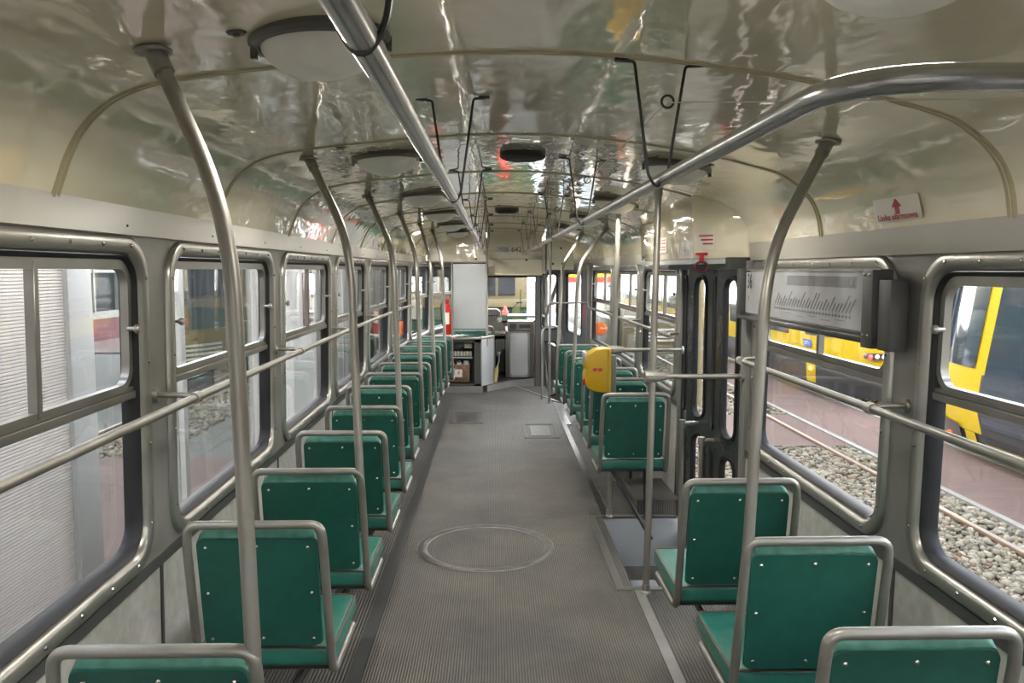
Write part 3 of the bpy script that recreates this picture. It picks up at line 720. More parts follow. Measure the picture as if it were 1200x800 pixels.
# ------------------------------------------------------------------ ticket validator on the far door pole
t = thing('ticket_validator', (.53, 5.0, .83), 'yellow ticket validator with red pictogram, clamped to the door pole', 'validator')
pr = [(.590, .835), (.590, 1.108), (.56, 1.112), (.50, 1.105), (.455, 1.075), (.432, 1.03), (.428, .995), (.438, .975), (.43, .945), (.432, .89), (.45, .855), (.50, .836), (.55, .830)]
m = MB(); m.loft([[(x + .008, 4.925, z) for x, z in pr], [(x, 4.915, z) for x, z in [((p[0] - .51) * .96 + .51, (p[1] - .97) * .97 + .97) for p in pr]]][::-1] + [[(x, 5.045, z) for x, z in pr]], cap0=True, cap1=True)
m.build('housing', 'yellow_plastic', t, bevel=.004)
MB().box((.592, 4.94, .825), (.632, 5.07, 1.065)).build('back_plate', 'console_grey', t, bevel=.004)
MB().box((.425, 4.945, 1.02), (.445, 5.02, 1.085)).build('display', 'sheet_metal', t, bevel=.004)
MB().box((.574, 4.912, .84), (.577, 4.917, 1.10)).build('seam', 'console_grey', t)
for x in (.482, .515): MB().box((x, 4.911, .968), (x + .026, 4.9155, .988)).build('pictogram', 'ink_red', t, smooth=False)
MB().box((.423, 4.95, .875), (.438, 5.0, .915)).build('button', 'red_plastic', t, bevel=.004)
m = MB(); m.tube([(.612, 5.03, .86), (.612, 5.03, .89)], .026, 14); m.tube([(.612, 5.03, 1.02), (.612, 5.03, 1.05)], .026, 14); m.build('clamp', 'black_steel', t)

# ------------------------------------------------------------------ line map board hanging in the right window
W = Wall((1.045, 2.30), (1.045, 3.80), 'R'); 
t = thing('line_map_board', W.p(.7, 0, 1.35), 'dark framed tram line map board hanging in the right window', 'sign')
m = MB(); W.box(m, .08, 1.43, -.02, .03, 1.375, 1.405); W.box(m, .08, 1.43, -.032, -.02, 1.372, 1.392); m.build('bottom_rail', 'door_grey', t, bevel=.003)
m = MB(); W.box(m, .08, .145, -.035, .03, 1.36, 1.60); m.build('end_bracket', 'seam_dark', t, bevel=.003)
m = MB(); W.box(m, 1.40, 1.445, -.03, .03, 1.39, 1.605); m.build('end_bracket', 'seam_dark', t, bevel=.003)
m = MB(); W.box(m, .10, 1.40, .02, .028, 1.40, 1.595); m.build('backing_sheet', 'sign_pale', t, smooth=False)
m = MB(); W.box(m, .13, 1.385, -.004, -.002, 1.40, 1.59); m.build('paper', 'white_panel', t, smooth=False)
m = MB(); W.box(m, .13, 1.29, -.014, -.012, 1.40, 1.60); m.build('film', 'clear_film', t, smooth=False)
m = MB(); W.box(m, .10, 1.40, -.002, .028, 1.595, 1.603); m.build('top_rail', 'frame_steel', t, smooth=False)
for z in (1.585, 1.56, 1.40):
    for s in (.098, .128): 
        if z == 1.56: continue
        MB().lathe([(0, .004), (.004, .003), (.005, 0)], W.p(s, -.035, z), -W.n, 8).build('screw', 'screw', t)
m = MB(); W.box(m, .32, .86, -.006, -.004, 1.540, 1.578); W.box(m, .255, .31, -.006, -.004, 1.540, 1.578); m.build('header_print', 'ink_grey', t, smooth=False)
m = MB(); W.box(m, .285, .995, -.006, -.004, 1.442, 1.4445)
for k in range(27):
    s = .29 + k * .027; W.box(m, s - .002, s + .002, -.006, -.004, 1.438, 1.449)
    n = random.choice([.03, .04, .05, .06]);
    q = [(s + .003, 1.456), (s + .007, 1.456), (s + .007 - n * .9, 1.456 + n), (s + .003 - n * .9, 1.456 + n)]
    m.loft([W.loop(q, -.004), W.loop(q, -.006)], cap0=True, cap1=True)
for k in range(5): W.box(m, .33 + k * .12, .40 + k * .12, -.006, -.004, 1.428 - (k % 2) * .007, 1.430 - (k % 2) * .007)
m.build('route_print', 'ink_grey', t, smooth=False, kind='stuff')
for s_, zz, sz, tx_ in ((1.305, 1.545, .095, '36'),):
    n = -W.n; o = text(tx_, sz, 'ink_black', 'line_number', t, (W.p(s_ - .01, -.0165, zz)), (PI / 2, 0, -PI / 2), .0005, sx=.7)
    o2 = text('P', .03, 'ink_red', 'line_letter', t, (W.p(s_ + .0, -.0165, 1.47)), (PI / 2, 0, -PI / 2), .0005)
o = text('0', .032, 'sign_white', 'line_letter', t, (W.p(.283, -.0075, 1.559)), (PI / 2, 0, -PI / 2), .0005, sx=.8)
# second bracket on the post nearer the camera
t = thing('map_bracket', (1.04, 2.3, 1.4), 'dark folded metal bracket on the post between the two near right windows', 'bracket')
m = MB(); m.box((1.03, 2.36, 1.365), (1.078, 2.372, 1.572)).box((1.03,2.36,1.365),(1.036,2.43,1.572)); m.build('outer_plate', 'door_grey', t, bevel=.003)
m = MB(); m.box((1.02, 2.285, 1.36), (1.074, 2.358, 1.57)); m.build('inner_plate', 'seam_dark', t, bevel=.003)
m = MB(); m.box((1.045, 3.735, 1.42), (1.078, 3.775, 1.60)); m.build('hinge_plate', 'post_grey', t, bevel=.003)

# ------------------------------------------------------------------ front bulkhead, cab
wall_front = empty('wall_front', (0, 10.6, 0), 'structure')
def bulk(x0, x1, z0, y, th, m, name, par):
    n = 14; a = []
    xs = [x0 + (x1 - x0) * i / n for i in range(n + 1)]
    lo = [(x, y, z0) for x in xs[::-1]]; hi = [(x, y, ceil_z(x, y) + .01) for x in xs]
    MB().prism(hi + lo, (0, th, 0)).build(name, m, par)
bulk(-1.02, -.24, 1.69, 10.62, .05, 'ceiling_enamel', 'bulkhead_panel', wall_front)
bulk(-.235, .50, 1.55, 10.60, .06, 'bulkhead_cream', 'bulkhead_panel', wall_front)
bulk(.505, .86, 1.60, 10.0, .05, 'bulkhead_cream', 'bulkhead_panel', wall_front)
m = MB(); m.box((-.24, 10.57, 1.525), (.50, 10.66, 1.555)); m.build('bulkhead_lip', 'ceiling_enamel', wall_front, bevel=.004)
m = MB(); m.box((-.24, 10.585, 1.74), (.50, 10.60, 1.743)); m.box((-.24, 10.585, 1.85), (.50, 10.60, 1.852)); m.build('panel_joint', 'seam_dark', wall_front)
m = MB(); m.box((.50, 10.0, 1.55), (.52, 10.66, 1.98)); m.build('side_cheek', 'beam_grey', wall_front)
m = MB(); m.lathe([(0, .01), (.014, .008), (.016, 0)], (-.38, 10.62, 1.745), (0, -1, 0), 12); m.lathe([(0, .01), (.014, .008), (.016, 0)], (.29, 10.60, 1.73), (0, -1, 0), 12)
m.lathe([(0, .01), (.014, .008), (.016, 0)], (.60, 10.0, 1.675), (0, -1, 0), 12); m.lathe([(0, .01), (.014, .008), (.016, 0)], (.72, 10.0, 1.675), (0, -1, 0), 12); m.lathe([(0, .01), (.012, .008), (.014, 0)], (.70, 10.0, 1.87), (0, -1, 0), 12)
m.build('bolt_cap', 'seam_dark', wall_front)
t = thing('car_number', (.15, 10.598, 1.86), 'black car number 642 on the cream panel above the windscreen', 'sign')
text('642', .095, 'ink_black', 'digits', t, (.157, 10.597, 1.865), (PI / 2, 0, 0), .001)
t = thing('maker_plate', (-.03, 10.598, 1.87), 'small grey plate left of the number 642', 'sign')
MB().box((-.115, 10.592, 1.835), (.06, 10.599, 1.90)).build('plate', 'sheet_metal', t, bevel=.002)
m = MB(); [m.box((-.10, 10.590, 1.85 + k * .012), (.045, 10.592, 1.855 + k * .012)) for k in range(4)]; m.build('print', 'ink_grey', t)
# cab roof and headlining, windscreen wall
cabc = MB(); cabc.box((-1.05, 10.66, 1.72), (.86, 12.4, 1.76)); cabc.build('cab_ceiling', 'ceiling_enamel', ceiling)
Wf = Wall((-.74, 12.3), (.62, 12.3), 'L'); Lf = Wf.L
m = MB(); a = rrect(0, Lf, -.3, 1.76, .001); b = rrect(.03, Lf - .05, .80, 1.50, .06)
m.loft([Wf.loop(a, 0), Wf.loop(b, 0), Wf.loop(b, .05), Wf.loop(a, .05), Wf.loop(a, 0)]); m.build('front_panel', 'post_grey', wall_front)
wn = empty('window_18', (0, 12.3, 1.2), 'structure')
m = MB(); Wf.ring(m, (.02, Lf - .04, .79, 1.51), (.05, Lf - .07, .82, 1.48), -.012, .03, .07, .05); m.build('gasket', 'rubber', wn)
m = MB(); pts = rrect(.03, Lf - .05, .80, 1.50, .05); m.loft([Wf.loop(pts, .02), Wf.loop(pts, .024)], cap0=True, cap1=True); m.build('glass_pane', 'window_glass', wn, smooth=False)
# right front side between door and windscreen
W = Wall((.80, 11.02), (.62, 12.3), 'R'); m = MB(); a = rrect(0, W.L, -.3, 1.76, .001); b = rrect(.08, W.L - .15, .5, 1.52, .08)
m.loft([W.loop(a, 0), W.loop(b, 0), W.loop(b, .04), W.loop(a, .04), W.loop(a, 0)]); m.build('front_side_panel', 'post_grey', wall_right)
m = MB(); W2 = W; pts = rrect(.08, W.L - .15, .5, 1.52, .08); m.loft([W.loop(pts, .01), W.loop(pts, .014)], cap0=True, cap1=True)
wn = empty('window_19', (.7, 11.6, 1), 'structure'); m.build('glass_pane', 'window_glass', wn, smooth=False)
m = MB(); m.tube([(.80, 11.35, 1.52), (.60, 11.9, .80)], .028, 8); m.build('slanting_pillar', 'post_grey', wall_front)
# cab platform and kerb
m = MB(); m.prism([(-1.05, 10.42, -.05), (-.30, 10.42, -.05), (-.23, 10.36, -.05), (.13, 10.82, -.05), (.45, 11.02, -.05), (.45, 12.3, -.05), (-.74, 12.3, -.05)], (0, 0, .13)); m.build('cab_platform', 'kerb_metal', wall_front)
m = MB(); m.prism([(-.28, 10.50, .081), (.11, 10.90, .081), (.44, 11.08, .081), (.44, 12.25, .081), (-.72, 12.25, .081), (-.72, 10.50, .081)], (0, 0, .003)); m.build('cab_floor', 'cab_dark', wall_front)
# entrance step well at the front door
m = MB(); m.prism([(.15, 10.85, -.30), (.66, 9.5, -.30), (1.02, 9.4, -.30), (.82, 11.02, -.30), (.42, 11.02, -.30)], (0, 0, .02)); m.build('entrance_step', 'kerb_metal', floor)
m = MB()
for A, B in (((.15, 10.85), (.655, 9.5)),): 
    Wv = Wall(A, B, 'R'); Wv.box(m, 0, Wv.L, 0, .02, -.3, .0)
m.build('entrance_riser', 'wall_grey', floor)
m = MB(); Wv.box(m, 0, Wv.L, -.01, .02, -.01, .008); m.build('entrance_edge', 'aluminium_frame', floor)

# front door: one leaf in the tapered wall, one folded inward
door2 = empty('door_2', (.9, 10.2, -.3), 'structure')
def front_leaf(A, B, side, wz, lz):
    W = Wall(A, B, side); L = W.L; m = MB(); zmid = .66
    for o, i in (((0, L, zmid, 1.60), (.08 * L / .4, L - .08 * L / .4, *wz)), ((0, L, -.28, zmid), (.08 * L / .4, L - .08 * L / .4, *lz))):
        a = rrect(*o, .001); b = rrect(*i, .06)
        m.loft([W.loop(a, -.015), W.loop(b, -.015), W.loop(b, .015), W.loop(a, .015), W.loop(a, -.015)])
    lf = m.build('door_leaf', 'front_door_grey', door2)
    gk = MB(); gp = MB()
    for i in ((.08 * L / .4, L - .08 * L / .4, *wz), (.08 * L / .4, L - .08 * L / .4, *lz)):
        j = (i[0] + .012, i[1] - .012, i[2] + .012, i[3] - .012); k = (i[0] - .012, i[1] + .012, i[2] - .012, i[3] + .012)
        for sg in (-1,): gk.loft([W.loop(rrect(*k, .07), -.015), W.loop(rrect(*k, .07), -.022), W.loop(rrect(*i, .06), -.024), W.loop(rrect(*j, .05), -.004), W.loop(rrect(*j, .05), .01)])
        q = rrect(*i, .06); gp.loft([W.loop(q, 0), W.loop(q, .004)], cap0=True, cap1=True)
    gk.build('gasket', 'rubber', lf); gp.build('glass_pane', 'window_glass', lf, smooth=False)
    return W
front_leaf((.99, 9.46), (.81, 10.98), 'R', (.78, 1.55), (-.15, .60))
front_leaf((.44, 11.0), (.80, 11.0), 'L', (.78, 1.55), (-.15, .60))
m = MB(); m.tube([(.435, 11.0, -.28), (.435, 11.0, 1.6)], .012, 8); m.tube([(.805, 10.99, -.28), (.805, 10.99, 1.6)], .016, 8); m.build('door_edge', 'rubber_brown', door2)
m = MB(); m.box((.96, 9.38, -.3), (1.04, 9.46, 1.66)); m.build('door_post', 'post_grey', wall_right, bevel=.004)
W = Wall((1.0, 9.4), (.80, 11.0), 'R'); m = MB(); W.box(m, 0, W.L, -.01, .06, 1.60, 1.68); m.build('door_header', 'post_grey', door2)
beam(RP, 'R', 9.42, 10.6, 1.66, 1.728)
# sheet metal partition behind the driver with its posts
t = thing('cab_partition', (-.46, 10.42, .78), 'pale brushed sheet partition behind the driver seat', 'partition')
MB().box((-.675, 10.40, .83), (-.245, 10.412, 1.675)).build('sheet', 'sheet_metal', t, smooth=False)
m = MB(); m.tube([(-.69, 10.40, .74), (-.69, 10.40, 1.71)], .013, 10); m.tube([(-.235, 10.38, .60), (-.235, 10.38, 2.0)], .014, 12); m.build('post', 'tube_steel', t)
m = MB(); m.tube([(-1.0, 10.40, 1.70), (-.235, 10.40, 1.70)], .011, 10); m.tube([(-.69, 10.40, .805), (-.235, 10.40, .805)], .011, 10); m.build('cross_rail', 'tube_steel', t)
t = thing('cab_hoop_rail', (-.2, 10.5, .1), 'curved steel hoop rail beside the driver partition', 'grab rail')
m = MB(); m.tube(fillet([(-.23, 10.42, .86), (-.15, 10.55, .84), (-.14, 10.75, .40), (-.14, 10.75, .085)], .12, 8), .013, 12); m.build('tube', 'tube_steel', t)
# equipment cabinet
t = thing('equipment_cabinet', (-.62, 10.5, .08), 'open grey equipment cabinet with relays and fuses beside the cab', 'cabinet')
x0, x1, y0, y1, zb, zt = -1.0, -.31, 10.28, 10.72, .085, .70
m = MB(); m.box((x0, y0, zb), (x0 + .03, y1, zt)); m.box((x1 - .09, y0, zb), (x1, y1, zt)); m.box((x0, y1 - .02, zb), (x1, y1, zt)); m.box((x0, y0, zb), (x1, y1, zb + .03)); m.box((x0, y0, zt - .04), (x1, y1, zt))
m.build('carcass', 'seam_dark', t)
MB().box((x0 - .0, y0 - .03, zt), (x1 + .02, y1, zt + .02)).build('worktop', 'frame_steel', t, bevel=.004)
MB().box((x0, y0 - .02, -.0), (x1 + .02, y0 + .05, .084)).build('plinth', 'kerb_metal', t)
MB().box((-.825, y0 + .10, .60), (-.43, y0 + .12, .695)).build('relay_panel', 'console_grey', t)
for k in range(2): MB().box((-.80 + k * .125, y0 + .07, .57), (-.69 + k * .125, y0 + .10, .675)).build('relay', 'cab_dark', t, bevel=.004)
for k in range(3): MB().box((-.53, y0 + .08, .575 + k * .035), (-.43, y0 + .10, .60 + k * .035)).build('terminal', 'ceramic', t, bevel=.003)
for k in range(10): MB().box((-.82 + k * .039, y0 + .05, .475), (-.79 + k * .039, y0 + .11, .535)).build('fuse', 'ceramic', t, bevel=.004)
MB().box((-.83, y0 + .06, .445), (-.43, y0 + .10, .462)).build('bus_bar', 'sheet_metal', t)
MB().box((-.76, y0 + .06, .13), (-.46, y0 + .20, .36)).build('transformer', 'copper', t, bevel=.01)
for k in range(3): MB().lathe([(0, .05), (.03, .045), (.045, 0), (0, 0)], (-.71 + k * .10, y0 + .12, .36), (0, 0, 1), 12).build('insulator', 'ceramic', t)
MB().box((-.66, y0 + .05, .20), (-.56, y0 + .058, .30)).build('warning_plate', 'sign_white', t)
m = MB(); m.loft([[(-.60, y0 + .049, .29), (-.625, y0 + .049, .245), (-.605, y0 + .049, .25), (-.625, y0 + .049, .21), (-.59, y0 + .049, .26), (-.607, y0 + .049, .255), (-.588, y0 + .049, .29)], [(-.60, y0 + .046, .29), (-.625, y0 + .046, .245), (-.605, y0 + .046, .25), (-.625, y0 + .046, .21), (-.59, y0 + .046, .26), (-.607, y0 + .046, .255), (-.588, y0 + .046, .29)]], cap0=True, cap1=True); m.build('lightning_mark', 'ink_red', t, smooth=False)
m = MB()
for k in range(7):
    a = random.uniform(-.9, -.42); b = random.uniform(-.9, -.42); m.tube(fillet([(a, y0 + .12, .56), (a, y0 + .08, .42), (b, y0 + .08, .40), (b, y0 + .12, .30)], .04, 4), .005, 6)
m.build('cables', 'cab_dark', t)
# clutter on the cabinet
t = thing('metal_papers', (-.80, 10.4, .72), 'white crumpled papers lying on the equipment cabinet top', 'papers')
m = MB()
for k in range(5):
    x = -.86 + k * .07; m.box((x, 10.34, .722 + k * .006), (x + .10, 10.44, .726 + k * .006), Matrix.Rotation(.4 * k, 3, 'Z') @ Matrix.Rotation(.15, 3, 'X'))
m.build('sheets', 'sign_white', t, smooth=False)
# white angled door of the cab
t = thing('cab_door', (-.27, 10.4, .09), 'pale narrow cab door panel standing open beside the cabinet', 'door')
Wd = Wall((-.315, 10.28), (-.165, 10.52), 'R'); m = MB(); Wd.box(m, 0, Wd.L, 0, .02, .09, .70); m.build('panel', 'white_panel', t, bevel=.004)
m = MB(); Wd.box(m, -.01, Wd.L + .01, -.01, .03, .70, .735); m.build('top_rail', 'aluminium_frame', t, bevel=.004)
m = MB(); m.tube([Wd.p(Wd.L, .01, .09), Wd.p(Wd.L, .01, .70)], .011, 8); m.build('edge_tube', 'tube_steel', t)
# white rounded cover on the right side of the cab
t = thing('console_cover', (.2, 11.2, .1), 'white rounded rectangular cover below the dashboard', 'cover')
m = MB(); m.loft([[(x, 11.06, z) for x, z in rrect(.085, .33, .12, .72, .04)], [(x, 11.09, z) for x, z in rrect(.085, .33, .12, .72, .04)]], cap0=True, cap1=True); m.build('panel', 'white_panel', t, bevel=.006)
m = MB(); m.tube([(x, 11.055, z) for x, z in rrect(.07, .345, .105, .735, .05)], .009, 8, closed=True); m.build('tube_rim', 'tube_steel', t)
# console block
t = thing('driver_console', (.1, 11.6, .1), 'grey driver console with sloping instrument panel under the windscreen', 'console')
MB().box((.02, 11.10, .085), (.42, 12.1, .74)).build('cabinet', 'console_grey', t, bevel=.01)
MB().box((.36, 11.09, .11), (.415, 11.10, .72)).build('cabinet_door', 'front_door_grey', t)
MB().box((-.62, 11.75, .085), (.02, 12.1, .66)).build('front_cabinet', 'cab_dark', t, bevel=.01)
m = MB(); m.prism([(-.55, 11.62, .70), (.00, 11.62, .70), (-.05, 11.70, .98), (-.10, 11.74, 1.02), (-.55, 11.74, 1.02)], (0, .28, 0)); m.build('instrument_hood', 'console_grey', t, bevel=.01)
MB().box((-.60, 11.45, .645), (.02, 11.80, .68)).build('desk', 'console_grey', t, bevel=.006)
for k in range(4): MB().lathe([(0, .012), (.01, .01), (.014, 0)], (-.18 + k * .035 - .03, 11.66, .93), (0, -1, .2), 8).build('lamp_button', 'cab_dark', t)
MB().lathe([(0, .012), (.03, .01), (.035, 0)], (-.065, 11.64, .87), (0, -1, .2), 16).build('gauge', 'sign_pale', t)
for k in range(9): MB().lathe([(0, .03), (.012, .028), (.014, 0)], (-.22 + k * .026, 11.52, .68 + .004 * (k % 3)), (0, 0, 1), 8).build('push_button', 'ceramic', t)
MB().box((.05, 11.08, .75), (.42, 11.5, .88)).build('radio_housing', 'console_grey', t, bevel=.01)
MB().box((.08, 11.07, .775), (.17, 11.08, .845)).build('speaker_grille', 'cab_dark', t); MB().box((.21, 11.07, .79), (.36, 11.08, .84)).build('radio_display', 'cab_dark', t)
MB().box((.05, 11.6, .90), (.60, 12.2, .93)).build('dashboard_ledge', 'console_grey', t, bevel=.006)
MB().box((-.10, 11.50, .12), (.00, 11.60, .60)).build('pedal_box', 'cab_dark', t)
for k in range(3): MB().box((-.12 + k * .045, 11.40, .36 + k * .05), (-.08 + k * .045, 11.44, .60)).build('switch_block', 'console_grey', t)
t = thing('warning_lamp', (-.0, 11.9, 1.03), 'small red orange warning lamp at the windscreen bottom', 'lamp')
MB().lathe([(0, .12), (.022, .11), (.03, .06), (.045, .05), (.045, 0), (0, 0)], (.025, 11.9, .93), (0, 0, 1), 14).build('cap', 'red_lens', t)
# driver seat
t = thing('driver_chair', (-.45, 11.0, .1), 'dark green driver seat behind the sheet partition', 'seat')
m = MB(); m.box((-.70, 10.78, .48), (-.24, 11.16, .58)); m.build('cushion', 'vinyl_green', t, bevel=.03, segs=3)
m = MB(); m.box((-.70, 10.74, .60), (-.24, 10.82, .86)); m.build('backrest', 'vinyl_green', t, bevel=.03, segs=3)
MB().tube([(-.47, 10.97, .085), (-.47, 10.97, .48)], .035, 12).build('pedestal', 'black_steel', t)
# hand broom
t = thing('hand_brush', (-.1, 10.75, .1), 'straw hand broom leaning inside the cab doorway', 'brush')
m = MB(); m.tube([(-.15, 10.72, .085), (-.12, 10.74, .20), (-.095, 10.76, .30)], [.045, .035, .012], 10); m.build('bristles', 'gold_broom', t)
m = MB(); m.tube([(-.095, 10.76, .30), (-.075, 10.77, .36), (-.075, 10.77, .44)], .007, 8); m.build('handle', 'sheet_metal', t)
MB().lathe([(0, .03), (.02, .02), (.022, 0), (.01, -.02), (0, -.02)], (-.075, 10.77, .46), (0, 0, 1), 10).build('knob', 'sheet_metal', t)
# fire extinguisher
t = thing('fire_extinguisher', (-.745, 10.28, .76), 'red fire extinguisher hanging on the post left of the partition', 'extinguisher')
MB().lathe([(0, 0), (.045, .0), (.05, .02), (.05, .33), (.042, .37), (.018, .40), (.018, .43), (0, .43)], (-.745, 10.30, .76), (0, 0, 1), 20).build('cylinder', 'extinguisher_red', t)
MB().box((-.785, 10.28, 1.19), (-.715, 10.32, 1.23)).build('valve', 'red_plastic', t, bevel=.006)
m = MB(); m.tube(fillet([(-.77, 10.27, 1.20), (-.83, 10.25, 1.15), (-.82, 10.24, .95), (-.79, 10.24, .85)], .05, 6), .009, 8); m.build('hose', 'rubber', t)
MB().box((-.775, 10.246, .90), (-.72, 10.252, 1.05)).build('instruction_label', 'sign_white', t)
m = MB(); m.tube([(-.745, 10.30, 1.02), (-.745, 10.30, 1.035)], .054, 16); m.build('strap', 'black_steel', t)

# turn indicator discs outside at the front
for x, lb in ((-1.27, 'round orange indicator disc outside the left front window'), (1.145, 'round orange indicator disc outside the right front window')):
    y = 9.75 if x < 0 else 9.6
    t = thing('indicator_lamp', (x, y, .88), lb, 'lamp')
    MB().lathe([(0, -.02), (.07, -.02), (.085, 0), (.07, .02), (0, .025)], (x, y, .885), (0, -1, 0) if x > 0 else (.3, -1, 0), 24).build('lens', 'orange_lens', t)
    m = MB(); m.tube([(x, y, .885), (x * .93, y + .0, .885)], .015, 8); m.build('arm', 'rubber', t)

# outer skirt so the car stands on the ground
m = MB(); m.box((-1.10, -.6, -.62), (1.06, 9.2, -.38)); u = m.build('underframe', 'cab_dark'); u['kind'] = 'structure'
u2 = MB()
for y in (1.2, 2.9, 7.6, 9.2):
    for x in (-.66, .66): u2.lathe([(0, -.05), (.30, -.05), (.33, -.02), (.33, .05), (0, .05)], (x, y, -.54), (1, 0, 0), 20)
u2.build('wheels', 'cab_dark', u)

# ------------------------------------------------------------------ outside: ground
G = -.87
gnd = MB().box((-60, -30, G - .3), (80, 24, G - .06)).build('ground', 'ballast_base', smooth=False); gnd['kind'] = 'structure'
MB().box((-3.0, 24, G - .3), (120, 170, G)).build('pale_yard', 'pale_concrete', gnd, smooth=False)
MB().box((-2.2, -30, G - .1), (1.9, 24, G - .02)).build('track_bed', 'ballast_base', gnd, smooth=False)
MB().box((4.95, -30, G - .1), (6.25, 26, G + .01)).build('brick_path', 'brick_paving', gnd, smooth=False)
MB().box((4.87, -30, G - .1), (4.95, 26, G + .025)).build('kerb', 'kerb_stone', gnd, smooth=False)
MB().box((6.25, -30, G - .1), (6.31, 26, G + .025)).build('kerb', 'kerb_stone', gnd, smooth=False)
MB().box((1.9, 10.9, G - .1), (4.87, 13.3, G + .005)).build('brick_crossing', 'brick_paving', gnd, smooth=False)
MB().box((-3.6, -30, G - .1), (-2.2, 10.4, G)).build('brick_path', 'brick_paving', gnd, smooth=False)
MB().box((-40, 24, G - .1), (-3.0, 60, G - .002)).build('brick_yard', 'brick_paving', gnd, smooth=False)
MB().box((-30, 3, G - .1), (-3.6, 10.4, G - .002)).build('brick_yard', 'brick_paving', gnd, smooth=False)
def track(xc, lab):
    for x in (xc - .70, xc + .70):
        m = MB(); y0, y1 = -12, 60
        m.loft([[(x + a, y, G + b) for a, b in ((-.055, -.1), (.055, -.1), (.012, -.05), (.012, .0), (.03, .01), (.03, .035), (-.03, .035), (-.03, .01), (-.012, 0), (-.012, -.05))] for y in (y0, y1)], cap0=True, cap1=True)
        tr = m.build('track_rail', 'rail_steel', smooth=False); tr['kind'] = 'structure'
        MB().box((x - .024, y0, G + .035), (x + .024, y1, G + .04)).build('rail_head', 'rail_head', tr, smooth=False)
track(3.75, ''); track(7.05, ''); track(-6.8, ''); track(0, '')
# ballast stones
def stones(name, boxes):
    import numpy as np
    rng = np.random.default_rng(3)
    t_ = (1 + 5 ** .5) / 2
    iv = np.array([(-1, t_, 0), (1, t_, 0), (-1, -t_, 0), (1, -t_, 0), (0, -1, t_), (0, 1, t_), (0, -1, -t_), (0, 1, -t_), (t_, 0, -1), (t_, 0, 1), (-t_, 0, -1), (-t_, 0, 1)]) / 1.9
    fc = np.array([(0, 11, 5), (0, 5, 1), (0, 1, 7), (0, 7, 10), (0, 10, 11), (1, 5, 9), (5, 11, 4), (11, 10, 2), (10, 7, 6), (7, 1, 8), (3, 9, 4), (3, 4, 2), (3, 2, 6), (3, 6, 8), (3, 8, 9), (4, 9, 5), (2, 4, 11), (6, 2, 10), (8, 6, 7), (9, 8, 1)])
    V = []; 
    for (x0, x1, y0, y1, n, s0, s1) in boxes:
        c = np.stack([rng.uniform(x0, x1, n), rng.uniform(y0, y1, n), rng.uniform(G - .05, G - .005, n)], 1)
        sc = rng.uniform(s0, s1, (n, 1, 1)) * rng.uniform(.6, 1.25, (n, 1, 3)); sc[:, :, 2] *= .75
        v = iv[None] * (1 + rng.uniform(-.28, .28, (n, 12, 1))) * sc
        a = rng.uniform(0, 6.28, n); ca, sa = np.cos(a)[:, None], np.sin(a)[:, None]
        vx = v[:, :, 0] * ca - v[:, :, 1] * sa; vy = v[:, :, 0] * sa + v[:, :, 1] * ca
        V.append(np.stack([vx, vy, v[:, :, 2]], 2) + c[:, None, :])
    V = np.concatenate(V); n = len(V)
    Fc = (fc[None] + (np.arange(n) * 12)[:, None, None]).reshape(-1, 3)
    me = bpy.data.meshes.new(name); me.vertices.add(n * 12); me.vertices.foreach_set('co', V.reshape(-1).astype('f'))
    me.loops.add(len(Fc) * 3); me.loops.foreach_set('vertex_index', Fc.reshape(-1).astype('i'))
    me.polygons.add(len(Fc)); me.polygons.foreach_set('loop_start', (np.arange(len(Fc)) * 3).astype('i')); me.polygons.foreach_set('loop_total', np.full(len(Fc), 3, 'i'))
    col = me.color_attributes.new('tone', 'FLOAT_COLOR', 'POINT')
    base = rng.choice([0, 1, 2, 3, 4], n, p=[.42, .25, .17, .10, .06]); pal = np.array([(.20, .165, .115), (.27, .23, .175), (.15, .125, .09), (.095, .08, .065), (.17, .10, .06)])
    cc = np.ones((n, 12, 4)); cc[:, :, :3] = (pal[base] * rng.uniform(.85, 1.15, (n, 1)))[:, None, :]
    col.data.foreach_set('color', cc.reshape(-1).astype('f'))
    me.update(); me.validate()
    m = bpy.data.materials.new('ballast_stone'); m.use_nodes = True; t = m.node_tree; p = t.nodes['Principled BSDF']
    at = node(t, 'ShaderNodeAttribute'); at.attribute_name = 'tone'; t.links.new(at.outputs['Color'], p.inputs['Base Color']); p.inputs['Roughness'].default_value = .85; p.inputs['Specular IOR Level'].default_value = .15
    me.materials.append(m); o = bpy.data.objects.new(name, me); COL.objects.link(o)
    tag(o, 'beige crushed stone ballast around the tram tracks', 'ballast', kind='stuff')
stones('track_ballast', [(1.5, 4.87, 2.8, 10.9, 17000, .022, .048), (1.5, 4.87, 13.3, 26, 9000, .035, .06), (6.31, 7.8, 5, 20, 5000, .03, .05), (-6.2, -4.7, 10.4, 26, 4500, .035, .06), (-2.1, -1.2, 5, 14, 1500, .03, .05)])

